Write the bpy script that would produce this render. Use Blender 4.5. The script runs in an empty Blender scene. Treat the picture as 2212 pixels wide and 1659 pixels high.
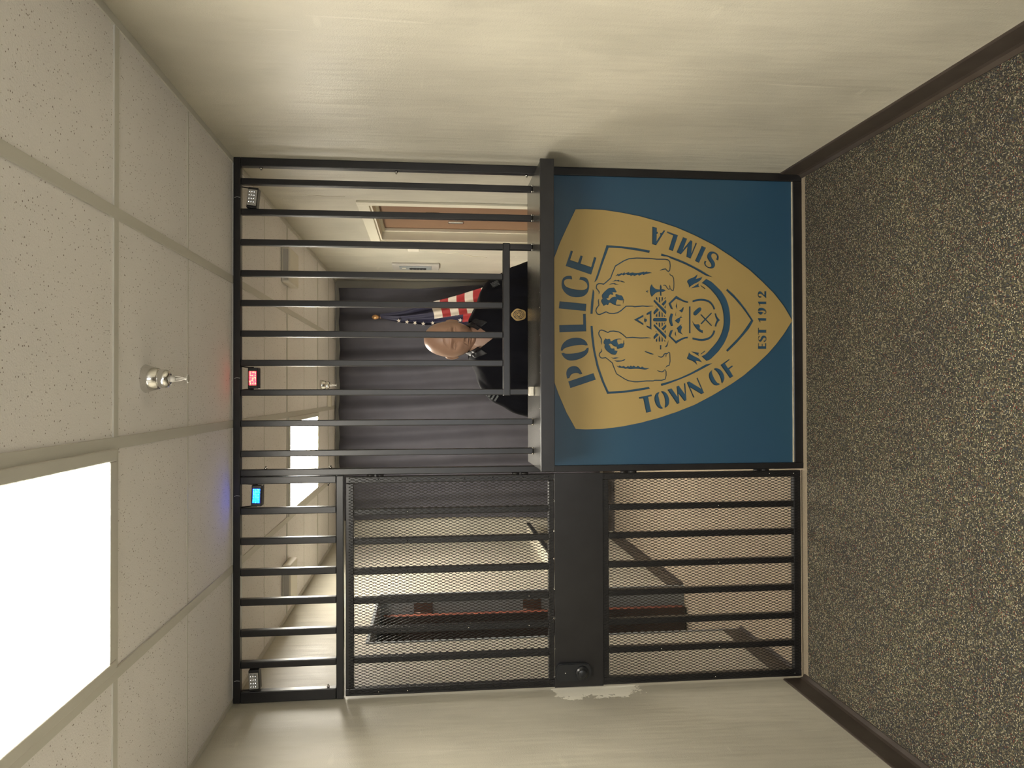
import bpy, bmesh, math, random
from mathutils import Vector, Matrix, noise
from mathutils.geometry import delaunay_2d_cdt
random.seed(7)
S = bpy.context.scene
COL = S.collection

# ------------------------------------------------------------ camera
# The phone was held sideways: world "up" points to the left of the frame.
FOC, PITCH, YAW, ROLL = 1640.07, 0.1084, 0.0101, 0.0016
CX, CZ = 1.3103, 1.6985
W, H, D = 2.306, 2.527, 3.306          # room width, ceiling height, depth of the cage front
BACK = 6.90                            # back wall
def cam_basis():
    cy, sy, cp, sp = math.cos(YAW), math.sin(YAW), math.cos(PITCH), math.sin(PITCH)
    fw = Vector((sy*cp, cy*cp, -sp)); r = Vector((cy, -sy, 0)); d = fw.cross(r)
    cr, sr = math.cos(ROLL), math.sin(ROLL)
    return fw, cr*r+sr*d, -sr*r+cr*d
fw, rt, dn = cam_basis()
cd = bpy.data.cameras.new('camera'); cam = bpy.data.objects.new('camera', cd); COL.objects.link(cam)
cd.sensor_fit = 'HORIZONTAL'; cd.sensor_width = 36; cd.lens = 36*FOC/2212; cd.clip_start = .05
m = Matrix((dn, rt, -fw)).transposed().to_4x4(); m.translation = Vector((CX, 0, CZ)); cam.matrix_world = m
S.camera = cam

# ------------------------------------------------------------ world, exposure, lights
wd = bpy.data.worlds.new('world'); S.world = wd; wd.use_nodes = True
wd.node_tree.nodes['Background'].inputs[0].default_value = (.9, .85, .75, 1)
wd.node_tree.nodes['Background'].inputs[1].default_value = .02
S.view_settings.view_transform = 'Standard'; S.view_settings.look = 'None'
S.view_settings.gamma = 1; S.view_settings.use_curve_mapping = False
S.view_settings.exposure = 0.0
FRONT_LAMP, ADDED_LAMP, BACK_LAMP = 36, 24, 46     # emission of the ceiling troffers; the rear one is added and unseen

# unseen area light, added behind the camera to brighten room and ceiling
wl = bpy.data.lights.new('added_fill', 'AREA'); wl.shape = 'RECTANGLE'; wl.size = 1.4; wl.size_y = 1.3; wl.energy = 52; wl.color = (.93, .96, 1)
wo = bpy.data.objects.new('added_fill', wl); COL.objects.link(wo); wo.location = (1.15, -2.95, 1.5); wo.rotation_euler = (math.pi/2, 0, 0)

# ------------------------------------------------------------ helpers
class MB:
    def __init__(s): s.v = []; s.f = []; s.mi = []; s.sm = []
    def add(s, vs, fs, mi=0, sm=False):
        b = len(s.v); s.v += [tuple(v) for v in vs]
        for f in fs: s.f.append([b+i for i in f]); s.mi.append(mi); s.sm.append(sm)
    def box(s, x0, x1, y0, y1, z0, z1, mi=0):
        vs = [(x, y, z) for x in (x0, x1) for y in (y0, y1) for z in (z0, z1)]
        s.add(vs, [(0,1,3,2),(4,6,7,5),(0,4,5,1),(2,3,7,6),(0,2,6,4),(1,5,7,3)], mi)
    def bbox(s, x0, x1, y0, y1, z0, z1, b=.003, mi=0):
        bm = bmesh.new()
        bmesh.ops.create_cube(bm, size=1)
        for v in bm.verts: v.co = Vector(((x0+x1)/2+v.co.x*(x1-x0), (y0+y1)/2+v.co.y*(y1-y0), (z0+z1)/2+v.co.z*(z1-z0)))
        bmesh.ops.bevel(bm, geom=bm.edges[:], offset=b, segments=2, affect='EDGES', profile=.5)
        s.bm(bm, mi, False); bm.free()
    def bm(s, bm, mi=0, sm=False, M=None):
        bm.verts.index_update()
        s.add([(M @ v.co if M else v.co) for v in bm.verts], [[v.index for v in f.verts] for f in bm.faces], mi, sm)
    def prism(s, poly, a0, a1, fn, mi=0):
        """extrude polygon (list of 2D) between a0 and a1; fn(u, v, a)->xyz"""
        n = len(poly); vs = [fn(u, v, a0) for u, v in poly]+[fn(u, v, a1) for u, v in poly]
        s.add(vs, [list(range(n))[::-1], list(range(n, 2*n))]+[(i, (i+1) % n, n+(i+1) % n, n+i) for i in range(n)], mi)
    def lathe(s, prof, c, ax='z', n=32, mi=0, sm=True):
        c = Vector(c); vs = []
        for r, h in prof:
            for i in range(n):
                a = 2*math.pi*i/n; p = (r*math.cos(a), r*math.sin(a), h)
                if ax == 'y': p = (p[0], p[2], p[1])
                if ax == 'x': p = (p[2], p[0], p[1])
                vs.append(c+Vector(p))
        fs = [(j*n+i, j*n+(i+1) % n, (j+1)*n+(i+1) % n, (j+1)*n+i) for j in range(len(prof)-1) for i in range(n)]
        fs += [list(range(n))[::-1], list(range((len(prof)-1)*n, len(prof)*n))]
        s.add(vs, fs, mi, sm)
    def tube(s, pts, r, n=8, mi=0):
        pts = [Vector(p) for p in pts]; vs = []
        for i, p in enumerate(pts):
            d = ((pts[min(i+1, len(pts)-1)]-pts[max(i-1, 0)]).normalized())
            a = d.orthogonal().normalized() if i == 0 else (a-d*a.dot(d)).normalized()
            b = d.cross(a); rr = r[i] if isinstance(r, (list, tuple)) else r
            for k in range(n):
                t = 2*math.pi*k/n; vs.append(p+rr*(math.cos(t)*a+math.sin(t)*b))
        fs = [(i*n+k, i*n+(k+1) % n, (i+1)*n+(k+1) % n, (i+1)*n+k) for i in range(len(pts)-1) for k in range(n)]
        fs += [list(range(n))[::-1], list(range((len(pts)-1)*n, len(pts)*n))]
        s.add(vs, fs, mi, True)
    def grid(s, nu, nv, fn, mi=None, sm=True):
        vs = [fn(i/nu, j/nv) for j in range(nv+1) for i in range(nu+1)]
        b = len(s.v); s.v += [tuple(v) for v in vs]
        for j in range(nv):
            for i in range(nu):
                s.f.append([b+j*(nu+1)+i, b+j*(nu+1)+i+1, b+(j+1)*(nu+1)+i+1, b+(j+1)*(nu+1)+i])
                s.mi.append(mi(i, j) if callable(mi) else (mi or 0)); s.sm.append(sm)
    def build(s, name, mats, parent=None, origin=None):
        me = bpy.data.meshes.new(name)
        o0 = Vector(origin) if origin else Vector((0, 0, 0))
        me.from_pydata([Vector(v)-o0 for v in s.v], [], s.f)
        for m_ in (mats if isinstance(mats, (list, tuple)) else [mats]): me.materials.append(m_)
        me.polygons.foreach_set('material_index', s.mi); me.polygons.foreach_set('use_smooth', s.sm)
        me.validate(); me.update()
        bm = bmesh.new(); bm.from_mesh(me); bmesh.ops.recalc_face_normals(bm, faces=bm.faces); bm.to_mesh(me); bm.free()
        o = bpy.data.objects.new(name, me); COL.objects.link(o)
        if origin: o.location = o0
        if parent:
            o.parent = parent; pl = world_loc(parent); o.location = Vector(o.location)-pl
        return o
def world_loc(o):
    l = Vector((0, 0, 0))
    while o: l += Vector(o.location); o = o.parent
    return l
def tag(o, label=None, cat=None, group=None, kind=None):
    if label: o['label'] = label
    if cat: o['category'] = cat
    if group: o['group'] = group
    if kind: o['kind'] = kind
    return o
def empty(name, loc, label, cat, group=None):
    o = bpy.data.objects.new(name, None); COL.objects.link(o); o.location = loc; o.empty_display_size = .05
    return tag(o, label, cat, group)
def struct(o): o['kind'] = 'structure'; return o
def kids(o): return [c for c in bpy.data.objects if c.parent == o]
def copy_tree(o, parent=None):
    c = o.copy(); COL.objects.link(c)
    if parent: c.parent = parent
    for k in kids(o): copy_tree(k, c)
    return c

# ------------------------------------------------------------ materials
def mat(name, col, rough=.5, metal=0, bump=None, var=None, spec=.5, emit=None, coat=0, space='Object'):
    """bump=(scale, strength, distance)  var=(scale, amount, colour2)"""
    m_ = bpy.data.materials.new(name); m_.use_nodes = True; nt = m_.node_tree; N = nt.nodes; L = nt.links
    b = N['Principled BSDF']; b.inputs['Base Color'].default_value = (*col, 1); b.inputs['Roughness'].default_value = rough
    b.inputs['Metallic'].default_value = metal; b.inputs['Specular IOR Level'].default_value = spec
    b.inputs['Coat Weight'].default_value = coat
    tc = N.new('ShaderNodeTexCoord')
    if var:
        n = N.new('ShaderNodeTexNoise'); n.inputs['Scale'].default_value = var[0]; n.inputs['Detail'].default_value = 5
        L.new(tc.outputs[space], n.inputs['Vector'])
        cr = N.new('ShaderNodeValToRGB'); cr.color_ramp.elements[0].position = .35; cr.color_ramp.elements[1].position = .7
        cr.color_ramp.elements[0].color = (*col, 1); cr.color_ramp.elements[1].color = (*var[2], 1)
        mx = N.new('ShaderNodeMixRGB'); mx.inputs[0].default_value = var[1]; mx.inputs[1].default_value = (*col, 1)
        L.new(n.outputs['Fac'], cr.inputs[0]); L.new(cr.outputs[0], mx.inputs[2]); L.new(mx.outputs[0], b.inputs['Base Color'])
    if bump:
        n = N.new('ShaderNodeTexNoise'); n.inputs['Scale'].default_value = bump[0]; n.inputs['Detail'].default_value = 4
        L.new(tc.outputs[space], n.inputs['Vector'])
        bp = N.new('ShaderNodeBump'); bp.inputs['Strength'].default_value = bump[1]; bp.inputs['Distance'].default_value = bump[2]
        L.new(n.outputs['Fac'], bp.inputs['Height']); L.new(bp.outputs[0], b.inputs['Normal'])
    if emit:
        b.inputs['Emission Color'].default_value = (*emit[0], 1); b.inputs['Emission Strength'].default_value = emit[1]
    return m_
def sub(m_, kind, **kw):
    n = m_.node_tree.nodes.new(kind)
    for k, v in kw.items(): setattr(n, k, v)
    return n

def wall_mat(name, col, patch=False):
    m_ = mat(name, col, .42, spec=.5); nt = m_.node_tree; N = nt.nodes; L = nt.links; b = N['Principled BSDF']
    tc = N.new('ShaderNodeTexCoord'); P = tc.outputs['Object']
    def nz(scale, sc=(1, 1, 1), det=4, rough=.5):
        mp = N.new('ShaderNodeMapping'); mp.inputs['Scale'].default_value = sc; L.new(P, mp.inputs[0])
        n = N.new('ShaderNodeTexNoise'); n.inputs['Scale'].default_value = scale; n.inputs['Detail'].default_value = det
        n.inputs['Roughness'].default_value = rough; L.new(mp.outputs[0], n.inputs['Vector']); return n.outputs['Fac']
    def ramp(src, a, bb, c0, c1):
        r = N.new('ShaderNodeValToRGB'); e = r.color_ramp.elements; e[0].position = a; e[1].position = bb
        e[0].color = (*c0, 1); e[1].color = (*c1, 1); L.new(src, r.inputs[0]); return r.outputs[0]
    def mix(f, a, bb, blend='MIX'):
        x = N.new('ShaderNodeMixRGB'); x.blend_type = blend
        if isinstance(f, float): x.inputs[0].default_value = f
        else: L.new(f, x.inputs[0])
        for i, q in ((1, a), (2, bb)):
            if isinstance(q, tuple): x.inputs[i].default_value = (*q, 1)
            else: L.new(q, x.inputs[i])
        return x.outputs[0]
    c2 = tuple(c*.84 for c in col); c3 = tuple(min(1, c*1.08) for c in col)
    base = mix(ramp(nz(1.6, (1, 1, .8)), .38, .66, (0, 0, 0), (1, 1, 1)), c2, c3)
    # grey touch-up smears and pale rub marks low on the wall
    sm = ramp(nz(2.6, (1, 2.2, .9), 3), .56, .63, (0, 0, 0), (.3, .3, .3))
    base = mix(sm, base, tuple(c*.80 for c in col))
    rub = ramp(nz(7, (1, .5, 2.4), 2), .70, .76, (0, 0, 0), (.35, .35, .35))
    base = mix(rub, base, tuple(min(1, c*1.25) for c in col))
    scr = ramp(nz(3.0, (1, 9, .45), 2, .4), .725, .735, (0, 0, 0), (.35, .35, .35))
    base = mix(scr, base, (.70, .66, .56))
    if patch:
        # bare plaster where the old paint pulled away beside the gate lock
        sx = N.new('ShaderNodeSeparateXYZ'); L.new(P, sx.inputs[0])
        def mrange(src, a, bb, c, d):
            r = N.new('ShaderNodeMapRange'); r.inputs[1].default_value = a; r.inputs[2].default_value = bb
            r.inputs[3].default_value = c; r.inputs[4].default_value = d; L.new(src, r.inputs[0]); return r.outputs[0]
        def mth(op, a, bb):
            n = N.new('ShaderNodeMath'); n.operation = op
            for i, q in ((0, a), (1, bb)):
                if isinstance(q, (int, float)): n.inputs[i].default_value = q
                else: L.new(q, n.inputs[i])
            return n.outputs[0]
        fy = mrange(sx.outputs[1], 3.12, 3.31, 0, 1); f1 = mrange(sx.outputs[2], .72, .86, 0, 1); f2 = mrange(sx.outputs[2], 1.22, 1.12, 0, 1)
        t = mth('MULTIPLY', mth('MULTIPLY', fy, f1), f2)
        t = mth('ADD', mth('MULTIPLY', t, .62), nz(16, (1, 1, 1), 9, .68))
        gate_ = mrange(sx.outputs[1], 3.325, 3.32, 0, 1)
        f = mth('MULTIPLY', mth('GREATER_THAN', t, .78), gate_)
        base = mix(f, base, (.90, .87, .76))
    L.new(base, b.inputs['Base Color'])
    L.new(ramp(nz(2.2), .35, .7, (.36,)*3, (.5,)*3), b.inputs['Roughness'])
    bp = N.new('ShaderNodeBump'); bp.inputs['Strength'].default_value = .35; bp.inputs['Distance'].default_value = .002
    L.new(nz(260, det=2), bp.inputs['Height'])
    bp2 = N.new('ShaderNodeBump'); bp2.inputs['Strength'].default_value = .5; bp2.inputs['Distance'].default_value = .012
    L.new(nz(5, (1, 2.5, .5), 2), bp2.inputs['Height']); L.new(bp.outputs[0], bp2.inputs['Normal'])
    L.new(bp2.outputs[0], b.inputs['Normal'])
    return m_

def carpet_mat():
    m_ = mat('carpet', (.05, .045, .04), .95, spec=.1); nt = m_.node_tree; N = nt.nodes; L = nt.links; b = N['Principled BSDF']
    tc = N.new('ShaderNodeTexCoord')
    mp = N.new('ShaderNodeMapping'); mp.inputs['Scale'].default_value = (1, 1, .0); L.new(tc.outputs['Object'], mp.inputs[0])
    vo = N.new('ShaderNodeTexVoronoi'); vo.inputs['Scale'].default_value = 245; vo.inputs['Randomness'].default_value = .42; L.new(mp.outputs[0], vo.inputs['Vector'])
    sp = N.new('ShaderNodeSeparateColor'); L.new(vo.outputs['Color'], sp.inputs[0])
    r = N.new('ShaderNodeValToRGB'); r.color_ramp.interpolation = 'CONSTANT'; e = r.color_ramp.elements
    e[0].position = 0; e[0].color = (.06, .058, .055, 1); e[1].position = .30; e[1].color = (.10, .105, .10, 1)
    for p_, c in ((.42, (.15, .14, .09)), (.54, (.21, .17, .11)), (.70, (.40, .355, .245)), (.83, (.56, .51, .38)), (.91, (.15, .18, .10)), (.95, (.26, .08, .06)), (.975, (.08, .10, .15))):
        x = e.new(p_); x.color = (*c, 1)
    L.new(sp.outputs[0], r.inputs[0])
    n = N.new('ShaderNodeTexNoise'); n.inputs['Scale'].default_value = 2.2; n.inputs['Detail'].default_value = 3; L.new(tc.outputs['Object'], n.inputs['Vector'])
    r2 = N.new('ShaderNodeValToRGB'); r2.color_ramp.elements[0].position = .3; r2.color_ramp.elements[0].color = (.82, .8, .8, 1); r2.color_ramp.elements[1].position = .7; r2.color_ramp.elements[1].color = (1.1, 1.1, 1.0, 1)
    L.new(n.outputs['Fac'], r2.inputs[0])
    mx = N.new('ShaderNodeMixRGB'); mx.blend_type = 'MULTIPLY'; mx.inputs[0].default_value = 1; L.new(r.outputs[0], mx.inputs[1]); L.new(r2.outputs[0], mx.inputs[2])
    dr_ = N.new('ShaderNodeValToRGB'); dr_.color_ramp.elements[0].position = .30; dr_.color_ramp.elements[0].color = (1, 1, 1, 1); dr_.color_ramp.elements[1].position = .62; dr_.color_ramp.elements[1].color = (0, 0, 0, 1)
    L.new(vo.outputs['Distance'], dr_.inputs[0])
    m2 = N.new('ShaderNodeMixRGB'); L.new(dr_.outputs[0], m2.inputs[0]); m2.inputs[1].default_value = (.045, .041, .037, 1); L.new(mx.outputs[0], m2.inputs[2])
    L.new(m2.outputs[0], b.inputs['Base Color'])
    bp = N.new('ShaderNodeBump'); bp.invert = True; bp.inputs['Strength'].default_value = .9; bp.inputs['Distance'].default_value = .004
    L.new(vo.outputs['Distance'], bp.inputs['Height']); L.new(bp.outputs[0], b.inputs['Normal'])
    return m_

def tile_mat():
    m_ = mat('ceiling_tile', (.56, .50, .44), .9, spec=.2); nt = m_.node_tree; N = nt.nodes; L = nt.links; b = N['Principled BSDF']
    tc = N.new('ShaderNodeTexCoord')
    mp = N.new('ShaderNodeMapping'); mp.inputs['Scale'].default_value = (1, 1, 0); L.new(tc.outputs['Object'], mp.inputs[0])
    vo = N.new('ShaderNodeTexVoronoi'); vo.inputs['Scale'].default_value = 125; L.new(mp.outputs[0], vo.inputs['Vector'])
    sp = N.new('ShaderNodeSeparateColor'); L.new(vo.outputs['Color'], sp.inputs[0])
    th = N.new('ShaderNodeMath'); th.operation = 'MULTIPLY'; th.inputs[1].default_value = .27; L.new(sp.outputs[0], th.inputs[0])
    lt = N.new('ShaderNodeMath'); lt.operation = 'LESS_THAN'; L.new(vo.outputs['Distance'], lt.inputs[0]); L.new(th.outputs[0], lt.inputs[1])
    g2 = N.new('ShaderNodeMath'); g2.operation = 'GREATER_THAN'; g2.inputs[1].default_value = .35; L.new(sp.outputs[1], g2.inputs[0])
    mu = N.new('ShaderNodeMath'); mu.operation = 'MULTIPLY'; L.new(lt.outputs[0], mu.inputs[0]); L.new(g2.outputs[0], mu.inputs[1])
    n = N.new('ShaderNodeTexNoise'); n.inputs['Scale'].default_value = 1.3; n.inputs['Detail'].default_value = 4; L.new(tc.outputs['Object'], n.inputs['Vector'])
    r = N.new('ShaderNodeValToRGB'); r.color_ramp.elements[0].position = .3; r.color_ramp.elements[0].color = (.79, .765, .755, 1); r.color_ramp.elements[1].position = .7; r.color_ramp.elements[1].color = (.85, .825, .81, 1)
    L.new(n.outputs['Fac'], r.inputs[0])
    mx = N.new('ShaderNodeMixRGB'); L.new(mu.outputs[0], mx.inputs[0]); L.new(r.outputs[0], mx.inputs[1]); mx.inputs[2].default_value = (.30, .26, .23, 1)
    L.new(mx.outputs[0], b.inputs['Base Color'])
    n2 = N.new('ShaderNodeTexNoise'); n2.inputs['Scale'].default_value = 240; n2.inputs['Detail'].default_value = 3; L.new(tc.outputs['Object'], n2.inputs['Vector'])
    bp = N.new('ShaderNodeBump'); bp.inputs['Strength'].default_value = .5; bp.inputs['Distance'].default_value = .003; L.new(n2.outputs['Fac'], bp.inputs['Height'])
    bp2 = N.new('ShaderNodeBump'); bp2.invert = True; bp2.inputs['Strength'].default_value = .6; bp2.inputs['Distance'].default_value = .002
    L.new(mu.outputs[0], bp2.inputs['Height']); L.new(bp.outputs[0], bp2.inputs['Normal']); L.new(bp2.outputs[0], b.inputs['Normal'])
    return m_

M = {}
M['wall'] = wall_mat('wall_paint', (.535, .505, .415))
M['wallp'] = wall_mat('wall_paint_patched', (.535, .505, .415), True)
M['carpet'] = carpet_mat(); M['tile'] = tile_mat()
M['tan'] = mat('tan_carpet', (.40, .335, .25), .95, bump=(500, .8, .003), var=(160, .7, (.29, .235, .17)), spec=.1)
M['grid'] = mat('grid_paint', (.60, .585, .53), .5, bump=(60, .3, .001), var=(3, .4, (.56, .54, .48)))
M['skirt'] = mat('vinyl_skirting', (.045, .034, .028), .42, bump=(30, .3, .003), var=(9, .6, (.075, .06, .05)))
M['black'] = mat('black_steel', (.0085, .0078, .0085), .33, .0, bump=(120, .15, .0006), var=(14, .5, (.017, .016, .0165)), spec=.45)
M['mesh'] = mat('black_expanded_metal', (.010, .0095, .0095), .38, spec=.5, var=(20, .5, (.015, .0145, .014)))
M['counter'] = mat('counter_steel', (.085, .08, .068), .24, .6, bump=(8, .3, .005), var=(6, .6, (.11, .10, .085)))
M['blue'] = mat('blue_panel_paint', (.020, .062, .115), .32, bump=(3, .25, .006), var=(2.2, .5, (.022, .07, .105)), spec=.5)
M['gold'] = mat('gold_plate', (.38, .27, .10), .42, .25, bump=(200, .1, .0004), var=(3.5, .6, (.42, .30, .115)))
M['chrome'] = mat('chrome', (.75, .74, .72), .14, 1, var=(10, .3, (.66, .65, .63)))
M['steel'] = mat('bare_weld', (.7, .68, .62), .25, 1, bump=(400, .6, .001))
M['white'] = mat('white_trim', (.72, .68, .55), .4, bump=(50, .15, .001), var=(4, .4, (.66, .62, .50)))
M['cream'] = mat('cream_plastic', (.68, .64, .54), .45, var=(9, .3, (.6, .56, .48)))
M['case'] = mat('grey_plastic', (.42, .40, .36), .5, var=(12, .4, (.36, .34, .31)))
M['door'] = mat('brown_door', (.17, .092, .048), .5, bump=(9, .2, .002), var=(5, .5, (.195, .108, .058)))
M['wood'] = mat('dark_wood', (.035, .022, .018), .4, bump=(20, .3, .002), var=(7, .7, (.06, .03, .022)))
M['red_wood'] = mat('red_wood_edge', (.33, .10, .06), .5, var=(15, .7, (.20, .07, .05)))
M['brass'] = mat('old_brass', (.10, .055, .04), .4, .5, var=(30, .5, (.16, .09, .06)))
M['jamb'] = mat('grey_blue_jamb', (.26, .28, .29), .4, bump=(40, .2, .001), var=(4, .4, (.22, .25, .26)))
M['curtain'] = mat('charcoal_curtain', (.066, .064, .078), .75, bump=(300, .4, .001), var=(5, .6, (.086, .084, .10)), spec=.3)
M['dark'] = mat('dark_void', (.012, .012, .013), .6, var=(9, .3, (.018, .018, .019)))
M['lens'] = mat('clear_lens', (.55, .55, .52), .12, .3, bump=(90, .8, .004), var=(60, .8, (.22, .22, .22)))
M['edge_glint'] = mat('glint_paint', (.62, .56, .42), .5, bump=(80, .5, .002), var=(30, .6, (.35, .30, .22)))
M['skin'] = mat('mannequin_skin', (.47, .285, .20), .36, bump=(60, .1, .0008), var=(9, .35, (.42, .245, .165)), spec=.5)
M['shirt'] = mat('black_uniform_cloth', (.006, .006, .009), .85, bump=(350, .3, .0008), var=(12, .5, (.010, .010, .014)), spec=.15)
M['collar'] = mat('black_leather', (.008, .008, .011), .5, bump=(60, .3, .002), var=(12, .5, (.022, .022, .026)))
M['shoe'] = mat('black_shoe', (.012, .012, .012), .3, var=(12, .5, (.02, .02, .02)))
M['badge'] = mat('badge_gold', (.48, .32, .12), .35, .5, bump=(250, .4, .001), var=(80, .5, (.36, .22, .08)))
M['grey_patch'] = mat('grey_embroidery', (.20, .21, .21), .8, bump=(400, .5, .001), var=(90, .8, (.06, .065, .07)))
M['f_blue'] = mat('flag_blue', (.018, .018, .045), .6, var=(20, .4, (.026, .026, .06)), bump=(300, .3, .0008))
M['f_red'] = mat('flag_red', (.30, .025, .028), .5, var=(20, .4, (.36, .035, .035)), bump=(300, .3, .0008))
M['f_white'] = mat('flag_white', (.62, .56, .48), .5, var=(20, .4, (.54, .49, .42)), bump=(300, .3, .0008))
M['finial'] = mat('gilt_finial', (.60, .33, .14), .28, .6, var=(20, .3, (.5, .26, .1)))
M['lock'] = mat('lock_black', (.010, .011, .013), .3, var=(20, .4, (.016, .017, .019)))
M['wire'] = mat('pale_wire', (.6, .6, .6), .5, var=(40, .3, (.5, .5, .5)))
def glow(name, col, st, core):
    m_ = mat(name, col, .3, emit=(col, st)); N = m_.node_tree.nodes; L = m_.node_tree.links
    n = N.new('ShaderNodeTexVoronoi'); n.inputs['Scale'].default_value = 150; n.inputs['Randomness'].default_value = .2; tc = N.new('ShaderNodeTexCoord'); L.new(tc.outputs['Object'], n.inputs['Vector'])
    r = N.new('ShaderNodeValToRGB'); r.color_ramp.elements[0].color = (*core, 1); r.color_ramp.elements[1].color = (*col, 1); r.color_ramp.elements[1].position = .5
    L.new(n.outputs['Distance'], r.inputs[0]); L.new(r.outputs[0], N['Principled BSDF'].inputs['Emission Color']); return m_
M['red_led'] = glow('red_led', (1, .01, .03), 9, (1, .55, .15))
M['blue_led'] = glow('blue_led', (.0, .03, 1), 24, (.05, .5, 1))
def lamp_mat(name, st):
    m_ = mat(name, (.9, .88, .8), .4, emit=((1, .935, .81), st)); N = m_.node_tree.nodes; L = m_.node_tree.links
    w = N.new('ShaderNodeTexVoronoi'); w.inputs['Scale'].default_value = 160; w.inputs['Randomness'].default_value = 0
    tc = N.new('ShaderNodeTexCoord'); L.new(tc.outputs['Object'], w.inputs['Vector'])
    bp = N.new('ShaderNodeBump'); bp.inputs['Distance'].default_value = .002; L.new(w.outputs['Distance'], bp.inputs['Height']); L.new(bp.outputs[0], N['Principled BSDF'].inputs['Normal'])
    return m_
M['lampF'] = lamp_mat('troffer_front', FRONT_LAMP); M['lampAdded'] = lamp_mat('added_rear_troffer', ADDED_LAMP); M['lampB'] = lamp_mat('troffer_back_room', BACK_LAMP)

# ============================================================ ROOM SHELL
YR = -2.60   # wall behind the camera
b = MB(); b.box(-.14, W+.25, YR-.1, D-.03, -.06, 0); struct(b.build('floor', M['carpet']))
b = MB(); b.box(-.14, W+.25, D-.03, BACK+.1, -.06, 0); struct(b.build('floor', M['tan'])).name = 'floor_back_room'
b = MB(); b.box(-1.7, -.1401, 3.7, 5.4, -.06, 0); struct(b.build('floor', M['tan'])).name = 'floor_side_room'
b = MB(); b.box(-.14, W+.14, YR-.1, BACK+.1, H, H+.08); struct(b.build('ceiling', M['tile']))
LJ0, LJ1, LJZ = 4.02, 4.98, 2.03
b = MB()
b.box(-.14, 0, YR, LJ0, 0, H); b.box(-.14, 0, LJ1, BACK, 0, H); b.box(-.14, 0, LJ0, LJ1, LJZ, H)
struct(b.build('wall_left', M['wallp']))
RJ0, RJ1, RJZ = 4.06, 5.03, 2.015
b = MB()
b.box(W, W+.14, YR, RJ0, 0, H); b.box(W, W+.14, RJ1, BACK, 0, H); b.box(W, W+.14, RJ0, RJ1, RJZ, H)
struct(b.build('wall_right', M['wall']))
b = MB(); b.box(-.14, W+.14, BACK, BACK+.1, 0, H); struct(b.build('wall_back', M['wall']))
b = MB(); b.box(-.14, .45, YR-.1, YR, 0, H); b.box(1.85, W+.14, YR-.1, YR, 0, H); b.box(.45, 1.85, YR-.1, YR, 0, .85); b.box(.45, 1.85, YR-.1, YR, 2.15, H)
struct(b.build('wall_front', M['wall']))
b = MB()
for a in ((.45, .50, .85, 2.15), (1.80, 1.85, .85, 2.15), (.50, 1.80, .85, .90), (.50, 1.80, 2.10, 2.15), (1.13, 1.17, .90, 2.10)): b.bbox(a[0], a[1], YR-.07, YR+.01, a[2], a[3], .003)
struct(b.build('added_window_1', M['white']))  # unseen window, added as an opening for the extra light from behind
b = MB()   # small dark room beyond the left opening
b.box(-1.7, -1.6, 3.7, 5.4, 0, 2.6); b.box(-1.6, -.14, 3.7, 3.8, 0, 2.6); b.box(-1.6, -.14, 5.3, 5.4, 0, 2.6); b.box(-1.6, -.14, 3.8, 5.3, 2.5, 2.6)
struct(b.build('wall_side_room', M['jamb']))

def cove(mb, pts_xy, nrm):
    """skirting: profile swept along a straight run"""
    (x0, y0), (x1, y1) = pts_xy; nx, ny = nrm
    prof = [(0, 0), (.022, 0), (.022, .004), (.010, .014), (.0065, .026), (.0065, .100), (.004, .1045), (0, .1045)]
    n = len(prof)
    vs = [(x0+nx*a, y0+ny*a, z) for a, z in prof]+[(x1+nx*a, y1+ny*a, z) for a, z in prof]
    mb.add(vs, [list(range(n)), list(range(n, 2*n))[::-1]]+[(i, (i+1) % n, n+(i+1) % n, n+i) for i in range(n)])
b = MB(); cove(b, ((0, YR+.02), (0, D-.002)), (1, 0)); struct(b.build('baseboard_left', M['skirt']))
b = MB(); cove(b, ((0, D+.05), (0, LJ0)), (1, 0)); cove(b, ((0, LJ1), (0, BACK)), (1, 0)); struct(b.build('baseboard_left', M['skirt'])).name = 'baseboard_left_inner'
b = MB(); cove(b, ((W, YR+.02), (W, D-.002)), (-1, 0)); struct(b.build('baseboard_right', M['skirt']))
b = MB(); cove(b, ((W, D+.05), (W, RJ0-.065)), (-1, 0)); cove(b, ((W, RJ1+.065), (W, BACK)), (-1, 0)); struct(b.build('baseboard_right', M['skirt'])).name = 'baseboard_right_inner'
b = MB(); cove(b, ((.023, BACK), (W-.023, BACK)), (0, -1)); struct(b.build('baseboard_back', M['skirt']))

# ceiling grid: runners along the room at X = T, cross bars every 1.22 m, a scored groove between them
T = [.567, 1.177, 1.787]
CB = [2.112+1.22*k for k in range(-3, 4)]
CB = [y for y in CB if y < BACK]
b = MB()
for x in T:
    b.bbox(x-.016, x+.016, YR, BACK, H-.005, H+.002, .001)
xs = [0]+T+[W]
for y in CB+[5.772+.61]:
    for i in range(4):
        b.bbox(xs[i]+.012, xs[i+1]-.012, y-.015, y+.015, H-.0042, H+.002, .001)
struct(b.build('trim_1', M['grid']))
b = MB()
for y in [c+.61 for c in CB]:
    for i in range(4):
        if i == 1 and (abs(y-(2.112-.61)) < .05 or abs(y-(4.552+.61)) < .05 or y < .2 and y > -2.2): continue
        b.box(xs[i]+.016, xs[i+1]-.016, y-.0045, y+.0045, H-.0014, H+.001)
struct(b.build('trim_2', M['grid']))
b = MB()
for x0, x1 in ((.0, .024), (W-.024, W)): b.bbox(x0, x1, YR, BACK, H-.006, H+.001, .001)
b.bbox(.02, W-.02, BACK-.022, BACK, H-.006, H+.001, .001)
struct(b.build('trim_3', M['grid']))

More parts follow.
